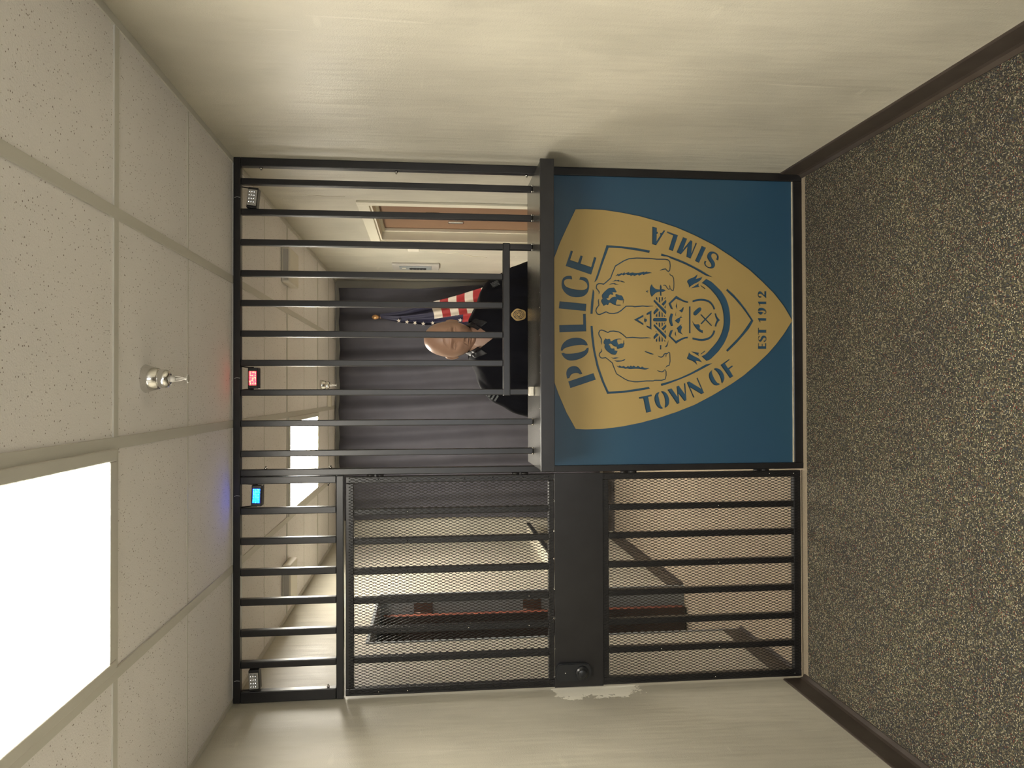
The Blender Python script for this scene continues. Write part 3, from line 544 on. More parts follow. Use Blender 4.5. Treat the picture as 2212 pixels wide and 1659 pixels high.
# shield plate: outline minus the stencil holes
SX, SZ, SY = 1.62777, .61680, D+.009
CREST = [[4904,4349,4925,3899,4911,3129,4801,2245,4656,1411,4445,573,4189,-268,3849,-1114,3442,-1964,2916,-2817,2321,-3674,1820,-4248,1272,-4823,705,-5283,41,-5686,-583,-5274,-1028,-4923,-1473,-4516,-1999,-3935,-2469,-3358,-2854,-2783,-3346,-1926,-3781,-1073,-4104,-226,-4372,616,-4583,1453,-4739,2286,-4840,3168,-4856,3936,-4831,4384,-4076,4807,-3324,5130,-2572,5399,-1822,5586,-1125,5682,-482,5739,-26,5759,735,5735,1326,5668,2188,5492,2782,5300,3433,5053,4140,4723],[2383,4810,3076,4576,3042,4480,2653,4608,2544,4256,2859,4139,2831,4038,2502,4136,2350,3662,2806,3525,2766,3418,2012,3660],[1792,4517,1930,4550,1949,4620,1941,4761,1886,4881,1786,4962,1637,4999,1459,4993,1341,4953,1203,4854,1096,4724,1028,4564,998,4403,1000,4222,1030,4061,1105,3919,1205,3828,1335,3773,1494,3746,1633,3756,1752,3792,1841,3856,1893,3957,1907,4057,1906,4148,1786,4205,1771,4118,1749,4018,1700,3937,1632,3867,1533,3833,1433,3842,1373,3888,1336,3979,1321,4100,1329,4261,1351,4422,1385,4582,1433,4723,1481,4813,1560,4873,1658,4892,1728,4872,1778,4822,1805,4741,1806,4621],[815,5089,714,3881,390,3912,498,5122],[-241,5109,-204,4029,264,4039,265,3910,-507,3891,-558,5100],[-1368,5043,-1249,5036,-1130,4992,-1011,4912,-912,4791,-842,4650,-802,4490,-791,4329,-806,4168,-859,4028,-928,3927,-1027,3857,-1122,3823,-1142,3928,-1116,3968,-1107,4089,-1118,4270,-1152,4471,-1192,4672,-1248,4832,-1298,4913,-1367,4953],[-1490,5017,-1462,4907,-1501,4853,-1509,4713,-1494,4512,-1464,4311,-1424,4130,-1374,3989,-1324,3919,-1255,3884,-1229,3791,-1324,3787,-1433,3818,-1542,3889,-1632,3990,-1711,4131,-1771,4292,-1805,4473,-1811,4634,-1772,4774,-1693,4884,-1595,4964],[-2608,4757,-2454,4796,-2335,4800,-2217,4766,-2128,4695,-2068,4585,-2048,4454,-2062,4334,-2127,4233,-2236,4153,-2395,4074,-2424,4184,-2375,4234,-2355,4315,-2361,4435,-2399,4536,-2464,4616,-2582,4661],[-2731,4713,-2361,3570,-2653,3470,-3027,4618],[1665,3527,1775,3389,2493,3139,3229,2860,3213,2251,3107,1474,3028,1011,3137,971,3250,1696,3309,2362,3341,2959,2654,3193,2056,3388],[1367,3585,1248,3511,741,3557,270,3600,269,3705,740,3679,1118,3627],[-265,3700,-264,3601,-739,3564,-1386,3484,-2088,3322,-2709,3105,-3185,2886,-3159,2279,-3064,1613,-2978,1045,-3065,1012,-3161,1558,-3251,2279,-3287,2958,-2709,3215,-2088,3432,-1333,3594,-739,3674],[3009,447,2925,109,2789,-279,2644,-667,2461,-1056,2259,-1446,1986,-1914,2024,-1640,2135,-1445,2348,-1055,2531,-666,2685,-278,2785,12,2858,128,2885,225,2879,341,2909,473],[-2841,507,-2736,100,-2578,-365,-2375,-833,-2126,-1302,-1955,-1608,-1916,-1890,-2057,-1654,-2239,-1302,-2465,-832,-2657,-365,-2826,101,-2945,479],[1472,-2615,1222,-2908,890,-3222,547,-3494,214,-3725,21,-3850,-19,-3829,-346,-3637,-632,-3381,-999,-3042,-1405,-2608,-1324,-2539,-1081,-2789,-765,-3106,-469,-3361,-143,-3596,41,-3724,344,-3514,667,-3263,999,-2969,1386,-2555],[4211,860,4163,648,3989,649,3981,597,3905,607,3891,655,3575,663,3851,482,3879,514,3940,491,3928,433,4068,326,4035,262,3376,687,3420,874],[4014,165,3848,-327,3126,-86,3192,111,3831,-96,3951,200],[3772,-560,3692,-750,3216,-559,3636,-902,3587,-999,3056,-952,3529,-1149,3500,-1208,2800,-905,2881,-707,3336,-758,2981,-455,3078,-255],[3390,-1428,3310,-1624,2613,-1301,2699,-1106],[2735,-2194,2781,-2086,2867,-2135,2943,-2132,3018,-2077,3051,-1999,3044,-1920,2996,-1881,2920,-1876,2835,-1919,2732,-1997,2638,-2046,2543,-2059,2447,-2025,2386,-1956,2359,-1848,2382,-1740,2441,-1623,2535,-1545,2620,-1526,2715,-1556,2685,-1654,2631,-1610,2555,-1614,2480,-1662,2434,-1740,2435,-1829,2474,-1868,2559,-1863,2643,-1810,2747,-1732,2841,-1680,2935,-1669,3031,-1704,3108,-1774,3147,-1872,3140,-1999,3085,-2117,2992,-2205,2888,-2238],[-3441,1518,-3320,925,-3387,909,-3432,1080,-4084,945,-4139,1183,-3498,1318,-3509,1498],[-3197,571,-3253,705,-3365,787,-3523,811,-3680,777,-3827,708,-3929,605,-3963,501,-3952,403,-3903,419,-3851,489,-3681,546,-3501,579,-3343,613,-3253,571],[-3175,497,-3175,358,-3254,242,-3390,150,-3571,105,-3728,117,-3852,187,-3926,327,-3863,338,-3773,310,-3592,318,-3389,359,-3276,428,-3220,485],[-3108,207,-3047,9,-3414,-263,-2962,-219,-2922,-336,-3291,-602,-2838,-562,-2809,-639,-3585,-691,-3630,-581,-3301,-327,-3708,-367,-3752,-243],[-2787,-691,-2737,-812,-3055,-1356,-2590,-1147,-2572,-1211,-3248,-1507,-3316,-1371,-3020,-872,-3451,-1054,-3473,-995],[-2216,-1888,-2284,-1794,-2398,-1723,-2534,-1722,-2693,-1780,-2841,-1885,-2916,-2002,-2925,-2120,-2887,-2238,-2834,-2226,-2807,-2120,-2636,-2004,-2443,-1911,-2307,-1876],[-2182,-1954,-2137,-2006,-2136,-2124,-2193,-2265,-2330,-2394,-2512,-2464,-2671,-2463,-2837,-2344,-2784,-2304,-2648,-2286,-2466,-2217,-2296,-2100],[-1995,-2273,-1719,-2693,-1760,-2716,-1931,-2498,-2129,-2638,-2006,-2838,-2056,-2868,-2193,-2690,-2496,-2877,-2603,-2716],[1370,-4368,1372,-4470,1062,-4468,1061,-4426,1196,-4282,1250,-4197,1249,-4134,1225,-4095,1164,-4095,1144,-4133,1141,-4239,1108,-4243,1067,-4175,1082,-4101,1153,-4055,1244,-4049,1336,-4081,1372,-4145,1358,-4219,1288,-4304,1207,-4367],[898,-4053,898,-4461,784,-4460,781,-4152,716,-4183,712,-4141,868,-4053],[471,-4055,552,-4066,604,-4130,615,-4236,591,-4342,535,-4426,464,-4464,372,-4457,315,-4404,321,-4351,372,-4351,372,-4404,433,-4415,484,-4362,493,-4235,471,-4108],[440,-4054,436,-4235,408,-4309,351,-4277,305,-4234,299,-4159,339,-4096,400,-4054],[141,-4048,140,-4456,26,-4455,24,-4147,-41,-4179,-46,-4136,110,-4048],[-303,-4054,-302,-4103,-388,-4102,-386,-4452,-524,-4452,-526,-4101,-608,-4101,-608,-4052],[-740,-4058,-669,-4083,-679,-4143,-699,-4132,-750,-4089,-821,-4082,-852,-4120,-831,-4163,-749,-4195,-678,-4238,-647,-4313,-657,-4398,-728,-4457,-830,-4460,-911,-4428,-942,-4364,-922,-4311,-871,-4332,-881,-4386,-820,-4418,-769,-4407,-749,-4354,-780,-4301,-851,-4269,-922,-4215,-943,-4141,-892,-4078,-821,-4051],[-1259,-4048,-1004,-4050,-1004,-4098,-1136,-4097,-1136,-4225,-1034,-4225,-1034,-4278,-1136,-4278,-1135,-4384,-1003,-4385,-993,-4455,-1257,-4453],[1145,3304,1245,3271,1234,3323,1148,3322],[1245,3271,1339,3329,1307,3371,1234,3323],[1339,3329,1416,3401,1396,3450,1307,3371],[1416,3401,1478,3403,1483,3455,1396,3450],[1478,3403,1550,3384,1580,3427,1483,3455],[1550,3384,1591,3321,1641,3338,1580,3427],[1591,3321,1597,3237,1649,3233,1641,3338],[1597,3237,1571,3092,1622,3105,1649,3233],[1571,3092,1700,2932,1740,2967,1622,3105],[1700,2932,1857,2755,1886,2800,1740,2967],[1857,2755,2079,2675,2097,2725,1886,2800],[2079,2675,2401,2536,2434,2576,2097,2725],[2401,2536,2625,2170,2671,2195,2434,2576],[2625,2170,2720,1946,2771,1959,2671,2195],[2720,1946,2763,1587,2815,1589,2771,1959],[2763,1587,2753,1013,2806,1009,2815,1589],[2753,1013,2721,666,2774,662,2806,1009],[2721,666,2728,261,2780,254,2774,662],[2728,261,2704,155,2751,128,2780,254],[2704,155,2641,89,2665,40,2751,128],[2641,89,2464,69,2466,15,2665,40],[2464,69,2269,91,2246,42,2466,15],[2269,91,2230,128,2177,122,2246,42],[2230,128,2257,166,2216,200,2177,122],[2257,166,2345,251,2295,269,2216,200],[2345,251,2325,383,2274,369,2295,269],[2325,383,2255,525,2238,518,2274,369],[2119,103,2031,54,2069,23,2130,89],[2031,54,1995,-32,2032,-65,2069,23],[1995,-32,1894,-92,1909,-140,2032,-65],[1894,-92,1674,-103,1676,-153,1909,-140],[1674,-103,1489,-98,1484,-148,1676,-153],[1489,-98,1372,-77,1336,-110,1484,-148],[1372,-77,1373,-54,1326,-37,1336,-110],[1373,-54,1451,35,1404,48,1326,-37],[1451,35,1431,122,1384,136,1404,48],[1431,122,1479,167,1448,207,1384,136],[1479,167,1585,238,1548,270,1448,207],[1585,238,1618,322,1569,322,1548,270],[1618,322,1573,393,1557,386,1569,322],[1594,97,1517,89,1527,44,1599,81],[1517,89,1408,60,1410,43,1527,44],[944,3322,849,3369,846,3316,938,3305],[849,3369,667,3340,655,3289,846,3316],[667,3340,521,3453,501,3405,655,3289],[521,3453,396,3479,402,3426,501,3405],[396,3479,249,3409,289,3375,402,3426],[249,3409,216,3286,268,3289,289,3375],[216,3286,275,3135,323,3155,268,3289],[275,3135,339,2993,392,2993,323,3155],[339,2993,276,2847,327,2835,392,2993],[276,2847,268,2649,320,2652,327,2835],[268,2649,309,2450,357,2470,320,2652],[309,2450,407,2291,449,2323,357,2470],[407,2291,602,2067,651,2086,449,2323],[602,2067,603,1793,655,1786,651,2086],[603,1793,579,1696,632,1691,655,1786],[579,1696,617,1310,669,1309,632,1691],[617,1310,600,1118,652,1117,669,1309],[600,1118,638,837,657,839,652,1117],[1962,2567,2082,2433,2045,2414,2122,2252,2075,2261,2152,2118,2096,2128,2165,1907,2108,1936,2148,1735,2120,1725,2114,1514,2193,1235,2155,1245,2204,1110,2167,1091,2169,975,2132,889,2082,1149,2023,1294,2070,1322,1992,1486,2048,1534,1970,1716,2026,1754,1968,1870,2024,1889,2013,2013,2059,2070,1997,2204,2038,2262,1951,2419,1994,2453],[1710,2727,1806,2539,1772,2540,1802,2396,1765,2377,1767,2234,1675,2120,1700,2301,1737,2339,1717,2444,1745,2473,1734,2606],[1572,2859,1648,2731,1650,2569,1608,2531,1602,2397,1575,2569,1612,2645,1592,2760],[886,3219,952,3152,1054,3193,1148,3170,1299,3027,1428,2874,1442,2760,1453,2627,1379,2570,1267,2504,1239,2532,1238,2609,1247,2694,1144,2657,1125,2704,1148,2790,1076,2866,983,2876,967,2962,908,2924,890,2839,1022,2733,1052,2533,1126,2580,1174,2513,1110,2380,1111,2285,1027,2209,953,2199,878,2142,906,2194,803,2190,728,2219,896,2232,873,2305,922,2476,800,2534,687,2535,689,2325,661,2315,642,2420,659,2573,705,2687,775,2782,768,2858,703,2868,656,2925,692,2973,626,3106,737,3172,811,3219],[-1088,3195,-976,3190,-978,3243,-1090,3213],[-976,3190,-840,3185,-853,3236,-978,3243],[-840,3185,-652,3295,-669,3345,-853,3236],[-652,3295,-572,3303,-562,3355,-669,3345],[-572,3303,-485,3256,-444,3288,-562,3355],[-485,3256,-472,3188,-419,3184,-444,3288],[-472,3188,-515,3064,-467,3043,-419,3184],[-515,3064,-582,2910,-530,2912,-467,3043],[-582,2910,-524,2799,-474,2814,-530,2912],[-524,2799,-515,2655,-463,2653,-474,2814],[-515,2655,-549,2416,-500,2396,-463,2653],[-549,2416,-657,2252,-615,2218,-500,2396],[-657,2252,-810,2082,-760,2064,-615,2218],[-810,2082,-791,1777,-738,1776,-760,2064],[-791,1777,-821,1413,-768,1411,-738,1776],[-821,1413,-806,1125,-754,1123,-768,1411],[-806,1125,-803,952,-785,950,-754,1123],[-1276,3217,-1379,3217,-1395,3171,-1274,3200],[-1379,3217,-1469,3316,-1492,3273,-1395,3171],[-1469,3316,-1578,3338,-1569,3290,-1492,3273],[-1578,3338,-1695,3263,-1656,3234,-1569,3290],[-1695,3263,-1718,3174,-1670,3171,-1656,3234],[-1718,3174,-1698,3018,-1652,3004,-1670,3171],[-1698,3018,-1922,2737,-1894,2697,-1652,3004],[-1922,2737,-2084,2684,-2067,2637,-1894,2697],[-2084,2684,-2408,2548,-2377,2509,-2067,2637],[-2408,2548,-2638,2179,-2596,2155,-2377,2509],[-2638,2179,-2724,2003,-2678,1988,-2596,2155],[-2724,2003,-2773,1711,-2724,1706,-2678,1988],[-2773,1711,-2773,1554,-2724,1556,-2724,1706],[-2773,1554,-2736,1132,-2687,1134,-2724,1556],[-2736,1132,-2736,839,-2688,850,-2687,1134],[-2736,839,-2708,781,-2660,792,-2688,850],[-2708,781,-2709,455,-2660,462,-2660,792],[-2709,455,-2655,286,-2620,321,-2660,462],[-2655,286,-2491,230,-2484,279,-2620,321],[-2491,230,-2273,230,-2288,278,-2484,279],[-2273,230,-2181,310,-2230,312,-2288,278],[-2181,310,-2243,376,-2280,343,-2230,312],[-2243,376,-2285,442,-2333,433,-2280,343],[-2285,442,-2266,546,-2313,560,-2333,433],[-2266,546,-2235,665,-2251,672,-2313,560],[-2117,265,-2066,200,-2025,228,-2106,279],[-2066,200,-2024,88,-1992,126,-2025,228],[-2024,88,-1831,43,-1827,93,-1992,126],[-1831,43,-1602,51,-1604,101,-1827,93],[-1602,51,-1441,63,-1464,107,-1604,101],[-1441,63,-1400,125,-1449,123,-1464,107],[-1400,125,-1467,209,-1514,194,-1449,123],[-1467,209,-1457,283,-1505,275,-1514,194],[-1457,283,-1492,354,-1528,320,-1505,275],[-1492,354,-1587,413,-1621,377,-1528,320],[-1587,413,-1627,477,-1675,469,-1621,377],[-1627,477,-1610,541,-1655,559,-1675,469],[-1610,541,-1578,632,-1593,641,-1655,559],[-1480,248,-1564,279,-1568,233,-1483,232],[-1564,279,-1650,268,-1651,252,-1568,233],[-1400,1252,-1339,1107,-1390,1184,-1408,1069,-1515,800,-1534,896,-1502,1031],[-1106,538,-1106,466,-1294,467,-1307,500,-1294,539],[-879,144,-1001,145,-1152,180,-1199,239,-1190,316,-1105,229],[-2016,2536,-2066,2413,-2004,2403,-2075,2279,-2038,2212,-2103,2088,-2047,2021,-2075,1916,-2015,1897,-2066,1801,-2019,1744,-2094,1629,-2028,1552,-2112,1418,-2065,1360,-2140,1245,-2140,1005,-2177,1092,-2215,1217,-2196,1323,-2168,1514,-2168,1744,-2187,1936,-2150,2031,-2178,2127,-2141,2203,-2131,2279,-2122,2413,-2076,2489],[-1786,2665,-1805,2545,-1795,2431,-1804,2278,-1767,2240,-1735,2125,-1795,2154,-1832,2240,-1851,2393,-1870,2507],[-1656,2788,-1684,2678,-1656,2554,-1678,2402,-1702,2526,-1725,2564,-1712,2697],[-995,3116,-902,3093,-808,3017,-860,2950,-826,2846,-882,2789,-938,2799,-947,2741,-862,2617,-824,2465,-820,2331,-846,2284,-858,2465,-918,2494,-992,2475,-1086,2428,-1025,2294,-1047,2227,-898,2202,-916,2179,-1047,2179,-1038,2137,-1103,2189,-1178,2189,-1244,2257,-1253,2352,-1291,2467,-1245,2533,-1189,2495,-1170,2657,-1068,2742,-1050,2809,-1097,2875,-1143,2809,-1218,2800,-1273,2733,-1254,2638,-1282,2600,-1348,2629,-1357,2543,-1375,2467,-1459,2506,-1525,2544,-1549,2601,-1525,2772,-1460,2848,-1386,2962,-1293,3038,-1200,3085,-1088,3056,-1051,3109],[1638,906,1515,832,1423,727,1393,642,1394,525,1518,535,1623,481,1509,429,1406,446,1421,387,1350,249,1278,387,1292,447,1116,452,1115,522,1291,526,1268,664,1195,770,1049,902,1172,972,1337,996,1513,970],[1304,1179,1353,1066,1316,1056,1294,1098,1250,1056,1257,1130],[1030,712,1051,675,1031,639,896,640,958,712],[1031,580,1052,544,1032,510,784,511,835,581],[1033,452,1054,420,1033,384,909,385,836,453],[993,325,1051,293,1035,257,1004,261,951,315],[942,782,434,232,352,226,258,254,853,825,894,818],[935,251,859,219,807,230,657,359,732,465],[569,656,473,561,254,796,326,832,388,821],[653,720,610,678,579,720],[699,256,521,257,599,331],[323,643,166,644,165,722,244,722],[442,513,167,514,166,588,369,587],[391,456,319,388,168,389,167,457],[257,339,169,255,168,340],[115,807,119,255,82,208,0,209,-42,245,-50,808,-5,850,67,850],[-91,723,-91,645,-210,645,-149,724],[-90,590,-90,515,-334,516,-262,590],[-89,458,-89,390,-209,390,-302,459],[-88,341,-88,256,-171,341],[-160,787,-669,237,-752,231,-845,260,-249,830,-208,824],[-173,256,-249,225,-301,236,-451,364,-375,470],[-558,673,-644,577,-852,801,-770,837,-718,826],[-463,725,-500,683,-531,725],[-415,262,-580,263,-508,337],[-789,648,-934,649,-959,685,-934,727,-862,727],[-675,518,-933,519,-958,558,-934,594,-748,593],[-726,461,-798,393,-933,394,-958,430,-933,462],[-850,345,-932,271,-957,303,-933,339],[25,1723,254,1283,167,1283,27,1537,-132,1285,-225,1285],[323,1145,445,912,-419,916,-296,1148,-218,1148,-285,1000,283,997,236,1146],[168,1178,75,1220,75,1136,3,1111,-59,1147,-70,1210,-136,1179,-80,1242,12,1267,105,1241],[1123,-230,970,-485,899,-635,875,-780,796,-780,816,-634,897,-442,978,-225,764,22,499,-88,529,29,767,135],[326,30,292,-87,32,-22,-226,-84,-258,27,21,138],[-413,-79,-693,29,-909,-215,-784,-476,-731,-626,-720,-765,-799,-765,-808,-626,-888,-454,-1044,-208,-694,142,-445,45],[843,-271,511,-276,563,-238,646,-195,750,-239],[418,-215,194,-214,241,-178,334,-194],[618,-586,441,-547,358,-489,450,-354,503,-462,586,-515],[275,-482,181,-449,129,-513,119,-438,87,-406,4,-416,-142,-330,-8,-149,107,-289,139,-396],[-115,-518,-203,-437,-286,-511,-452,-446,-525,-446,-644,-545,-577,-413,-525,-307,-412,-286,-350,-233,-214,-383],[-474,-211,-713,-216,-630,-157,-557,-157],[645,-820,646,-901,-564,-895,-564,-813],[913,-982,977,-1171,1007,-1408,972,-1666,870,-1859,704,-1988,538,-2052,506,-1965,641,-1912,786,-1805,878,-1644,907,-1407,888,-1192,830,-982],[-750,-969,-791,-1162,-821,-1398,-789,-1613,-715,-1786,-589,-1894,-422,-1960,-453,-2046,-599,-2002,-767,-1872,-872,-1699,-925,-1419,-895,-1183,-844,-968],[346,-2012,340,-2089,194,-2136,39,-2276,-87,-2145,-265,-2090,-245,-2008,-88,-2048,38,-2114,162,-2045],[404,-1039,593,-1255,615,-1341,553,-1405,469,-1394,259,-1178,228,-1103,269,-1028,341,-1013],[271,-1339,309,-1393,117,-1582,380,-1857,345,-1900,69,-1635,-204,-1897,-246,-1853,23,-1585,-165,-1401,-124,-1348,69,-1532],[19,-951,-106,-1026,-167,-1111,-152,-1273,-239,-1337,-332,-1315,-405,-1368,-425,-1465,-567,-1464,-499,-1292,-334,-1121,-158,-1004],[1901,-1630,1778,-1886,1557,-2127,1334,-2359,1044,-2552,711,-2680,335,-2743,-20,-2763,-376,-2717,-711,-2607,-1025,-2454,-1380,-2192,-1648,-1914,-1756,-1780,-1815,-1620,-1605,-1387,-1524,-1566,-1402,-1696,-1173,-1913,-922,-2130,-650,-2283,-357,-2392,-85,-2437,249,-2428,562,-2376,853,-2270,1143,-2077,1432,-1819,1628,-1583,1709,-1414],[1610,-1368,1471,-1583,1429,-1561,1573,-1364],[-1345,-1541,-1382,-1567,-1528,-1362,-1487,-1351],[1693,-1282,1613,-1271,1531,-1314,1463,-916],[-1378,-891,-1445,-1283,-1518,-1254,-1601,-1275],[2104,-1226,2000,-1210,1895,-1150,1925,-1307,1988,-1448,1870,-1404,1764,-1287,1686,-1110,1599,-954,1484,-826,1616,-817,1747,-730,1823,-750,1891,-858,1960,-1053],[-1424,-803,-1492,-861,-1616,-1071,-1706,-1304,-1887,-1421,-1831,-1280,-1808,-1140,-2012,-1197,-1877,-1058,-1797,-929,-1741,-743,-1685,-701,-1571,-767]]
verts = []; faces = []
def smooth(q):
    # round the gentle bends of a traced outline, keep its real corners
    o = []; n = len(q)
    for i in range(n):
        p0, p1, p2 = (Vector(q[i-1]), Vector(q[i]), Vector(q[(i+1) % n])); a, c = p1-p0, p2-p1
        if a.length < 1e-6 or c.length < 1e-6 or abs(a.angle(c)) > math.radians(48) or abs(a.angle(c)) < math.radians(4): o.append(tuple(p1)); continue
        o += [tuple(p1-a*min(.25, .006/a.length)), tuple(p1+c*min(.25, .006/c.length))]
    return o
for P in CREST:
    q = [(P[i]/10000, P[i+1]/10000) for i in range(0, len(P), 2)]
    if len(q) > 4: q = smooth(smooth(q))
    a = sum(q[i][0]*q[(i+1) % len(q)][1]-q[(i+1) % len(q)][0]*q[i][1] for i in range(len(q)))
    if a < 0: q = q[::-1]
    n0 = len(verts); verts += [Vector(t) for t in q]; faces.append(list(range(n0, n0+len(q))))
ov, oe, of, _, _, orig = delaunay_2d_cdt(verts, [], faces, 0, 1e-6)
keep = [f for f, o in zip(of, orig) if 0 in o and len(o) == 1]
b = MB(); th = .0045
n = len(ov); cnt = {}
for f in keep:
    for i in range(len(f)):
        e = (f[i], f[(i+1) % len(f)]); cnt[e] = 1
vs = [(SX+v.x, SY-th, SZ+v.y) for v in ov]+[(SX+v.x, SY, SZ+v.y) for v in ov]
fs = [list(f) for f in keep]+[[n+i for i in f][::-1] for f in keep]
for (i, j) in cnt:
    if (j, i) not in cnt: fs.append([j, i, n+i, n+j])
b.add(vs, fs)
o = b.build('shield_emblem', M['gold'], origin=(SX, SY, SZ))
tag(o, 'gold shield plate with stencilled POLICE lettering and two bears on the blue panel', 'emblem')

b = MB(); b.bbox(1.292, 1.332, D-.038, D+.002, 1.2456, 1.268, .004); b.bbox(1.300, 1.324, D-.041, D-.036, 1.250, 1.264, .002)
tag(b.build('sensor_block', M['cream'], origin=(1.312, D-.02, 1.2456)), 'small white plastic block on the counter at the foot of a bar', 'sensor')

# ============================================================ WARNING LIGHTS
def wlight(x, z, lensm, label, tilt, lit):
    t = empty('warning_light', (x, D+.012, z), label, 'warning light', 'small strobe lights hung in the bar screen')
    def pt(u, v, w_): # local -> world, tilted slightly about Y
        c_, s_ = math.cos(tilt), math.sin(tilt); return (x+u*c_+v*s_, D+.012+w_, z-u*s_+v*c_)
    def bx(name, u0, u1, v0, v1, w0, w1, m_, par, bev=.002):
        q = MB(); q.bbox(u0, u1, v0, v1, w0, w1, bev)
        # q is in (u, v, w) order -> map
        q.v = [pt(a, bb, c_) for a, bb, c_ in q.v]; return q.build(name, m_, par)
    h = bx('housing', -.044, .044, -.023, .020, -.016, .030, M['black'], t, .003)
    q = MB()
    for a in ((-.033, .033, .0135, .017), (-.033, .033, -.0195, -.016), (-.033, -.0295, -.016, .0135), (.0295, .033, -.016, .0135)):
        q.bbox(a[0], a[1], a[2], a[3], -.021, -.016, .0008)
    q.v = [pt(*v) for v in q.v]; q.build('bezel', M['case'] if not lit else M['black'], t)
    bx('lens', -.0295, .0295, -.016, .0135, -.0195, -.0162, lensm, t, .0008)
    if not lit:
        for i in range(4):
            for j in range(3):
                q = MB(); q.lathe([(.0012, 0), (.0042, -.0025), (.0046, -.003), (.0040, -.003), (.001, -.0008)], (0, 0, 0), 'z', 14)
                q.v = [pt(-.0215+i*.0143+a, -.0105+j*.0096+bb, -.0195+c_) for a, bb, c_ in q.v]; q.build('reflector', M['chrome'], t)
    for sx in (-1, 1):
        q = MB(); p0 = pt(sx*.046, .0, .006); p1 = (x+sx*.050, D+.020, 2.4905)
        q.tube([p0, (p0[0], p0[1]+.002, p0[2]+.02), p1], .0026, 8)
        q.build('bracket', M['black'], t)
    q = MB(); q.tube([(x, D-.0015, 2.4915), (x+.002, D-.0022, 2.505), (x-.001, D-.0018, H-.012)], .0009, 6); q.build('wire', M['wire'], t)
wlight(2.134, 2.443, M['lens'], 'unlit clear warning light at the right end of the bar screen', .10, False)
wlight(1.370, 2.440, M['red_led'], 'glowing red warning light under the top beam', 0, True)
wlight(.874, 2.425, M['blue_led'], 'glowing blue warning light under the top beam', .03, True)
wlight(.098, 2.435, M['lens'], 'unlit clear warning light at the left end above the gate', -.04, False)

# ============================================================ BACK ROOM
def curtain():
    def fn(u, v):
        z = .15+(2.485-.15)*v
        xl = .175+.06*math.sin(v*math.pi)*.4-.03*(1-v); xr = 2.222+.055*max(0, 1-max(0, v-.40)*3.2) if v > .40 else 2.277
        x = xl+(xr-xl)*u
        y = BACK-.10+.030*math.sin(u*34+1.3*math.sin(v*2))+.014*math.sin(u*83+v*3)+.02*math.sin(u*11)
        return (x, y, z)
    b = MB(); b.grid(260, 24, fn); return b
o = curtain().build('curtain', M['curtain'])
sd = o.modifiers.new('s', 'SOLIDIFY'); sd.thickness = .002
tag(o, 'charcoal full-height curtain hanging across the back wall', 'curtain')

# wall panel with plug outlets on the right wall
ob = empty('control_box', (W, 5.95, 1.8), 'grey metal box with dark buttons on the back room right wall', 'control box')
b = MB(); b.bbox(W-.02, W-.0002, 5.885, 6.12, 1.62, 1.985, .006); b.build('housing', M['case'], ob)
b = MB(); b.bbox(W-.026, W-.019, 5.93, 6.07, 1.68, 1.93, .004); b.build('face_plate', M['jamb'], ob)
for k in range(5):
    b = MB(); b.lathe([(.014, 0), (.014, -.006), (.010, -.010)], (W-.026, 6.0, 1.735+k*.026), 'x', 14); b.build('button', M['dark'], ob)
b = MB(); b.bbox(W-.029, W-.0255, 5.98, 6.02, 1.88, 1.91, .001); b.build('label_plate', M['white'], ob)
b = MB(); b.bbox(W-.028, W-.0002, 5.17, 5.28, 1.765, 1.845, .006); tag(b.build('thermostat', M['cream'], origin=(W, 5.22, 1.8)), 'white thermostat on the right wall beyond the brown door', 'thermostat')

# pale crack in the plaster of the right wall
b = MB(); yz = [(5.35, 1.78), (5.43, 1.62), (5.46, 1.55), (5.42, 1.50), (5.50, 1.44), (5.57, 1.38), (5.56, 1.33), (5.62, 1.27)]
b.tube([(W-.0004, y, z) for y, z in yz], [.0008, .0022, .0026, .0018, .0030, .0034, .0024, .0008], 6)
b.tube([(W-.0004, 3.911, 2.311), (W-.0004, 3.925, 2.218), (W-.0004, 3.92, 2.124)], [.0008, .003, .001], 6)
struct(b.build('trim_4', M['white']))

# shelf in the far left corner
sh = empty('wall_shelf', (0, 6.4, .82), 'cream shelf with a black front edge in the back left corner behind the gate', 'shelf')
b = MB(); b.bbox(.0005, .115, 5.45, BACK-.125, .812, .832, .002); b.build('shelf_board', M['white'], sh)
b = MB(); b.bbox(.1155, .132, 5.45, BACK-.125, .800, .834, .002); b.build('edge_band', M['black'], sh)

# US flag on an indoor staff
fl = empty('flag', (1.94, 6.6, 0), 'United States flag hanging on a staff with a gilt finial in front of the curtain', 'flag')
YF = 6.56
b = MB(); b.tube([(1.952, YF+.03, .05), (1.952, YF+.03, 2.13)], .011, 14); b.build('staff', M['wood'], fl)
b = MB(); b.lathe([(.03, 0), (.10, .0), (.11, .012), (.10, .03), (.03, .05), (.016, .06)], (1.952, YF+.03, .001), 'z', 32); b.build('staff_base', M['finial'], fl)
b = MB(); b.lathe([(.008, 2.10), (.012, 2.115), (.008, 2.125), (.013, 2.135), (.021, 2.150), (.022, 2.163), (.015, 2.178), (.003, 2.188)], (1.952, YF+.03, 0), 'z', 24); b.build('finial', M['finial'], fl)
R_ = [(2.12, 1.975), (2.044, 1.985), (1.90, 2.008), (1.827, 2.03), (1.72, 2.06), (1.644, 2.09), (1.54, 2.115), (1.444, 2.143), (1.34, 2.175), (1.23, 2.21), (1.05, 2.25), (.85, 2.27)]
L_ = [(2.12, 1.945), (2.044, 1.925), (1.95, 1.905), (1.82, 1.893), (1.72, 1.884), (1.62, 1.88), (1.5, 1.877), (1.3, 1.875), (1.05, 1.87), (.85, 1.87)]
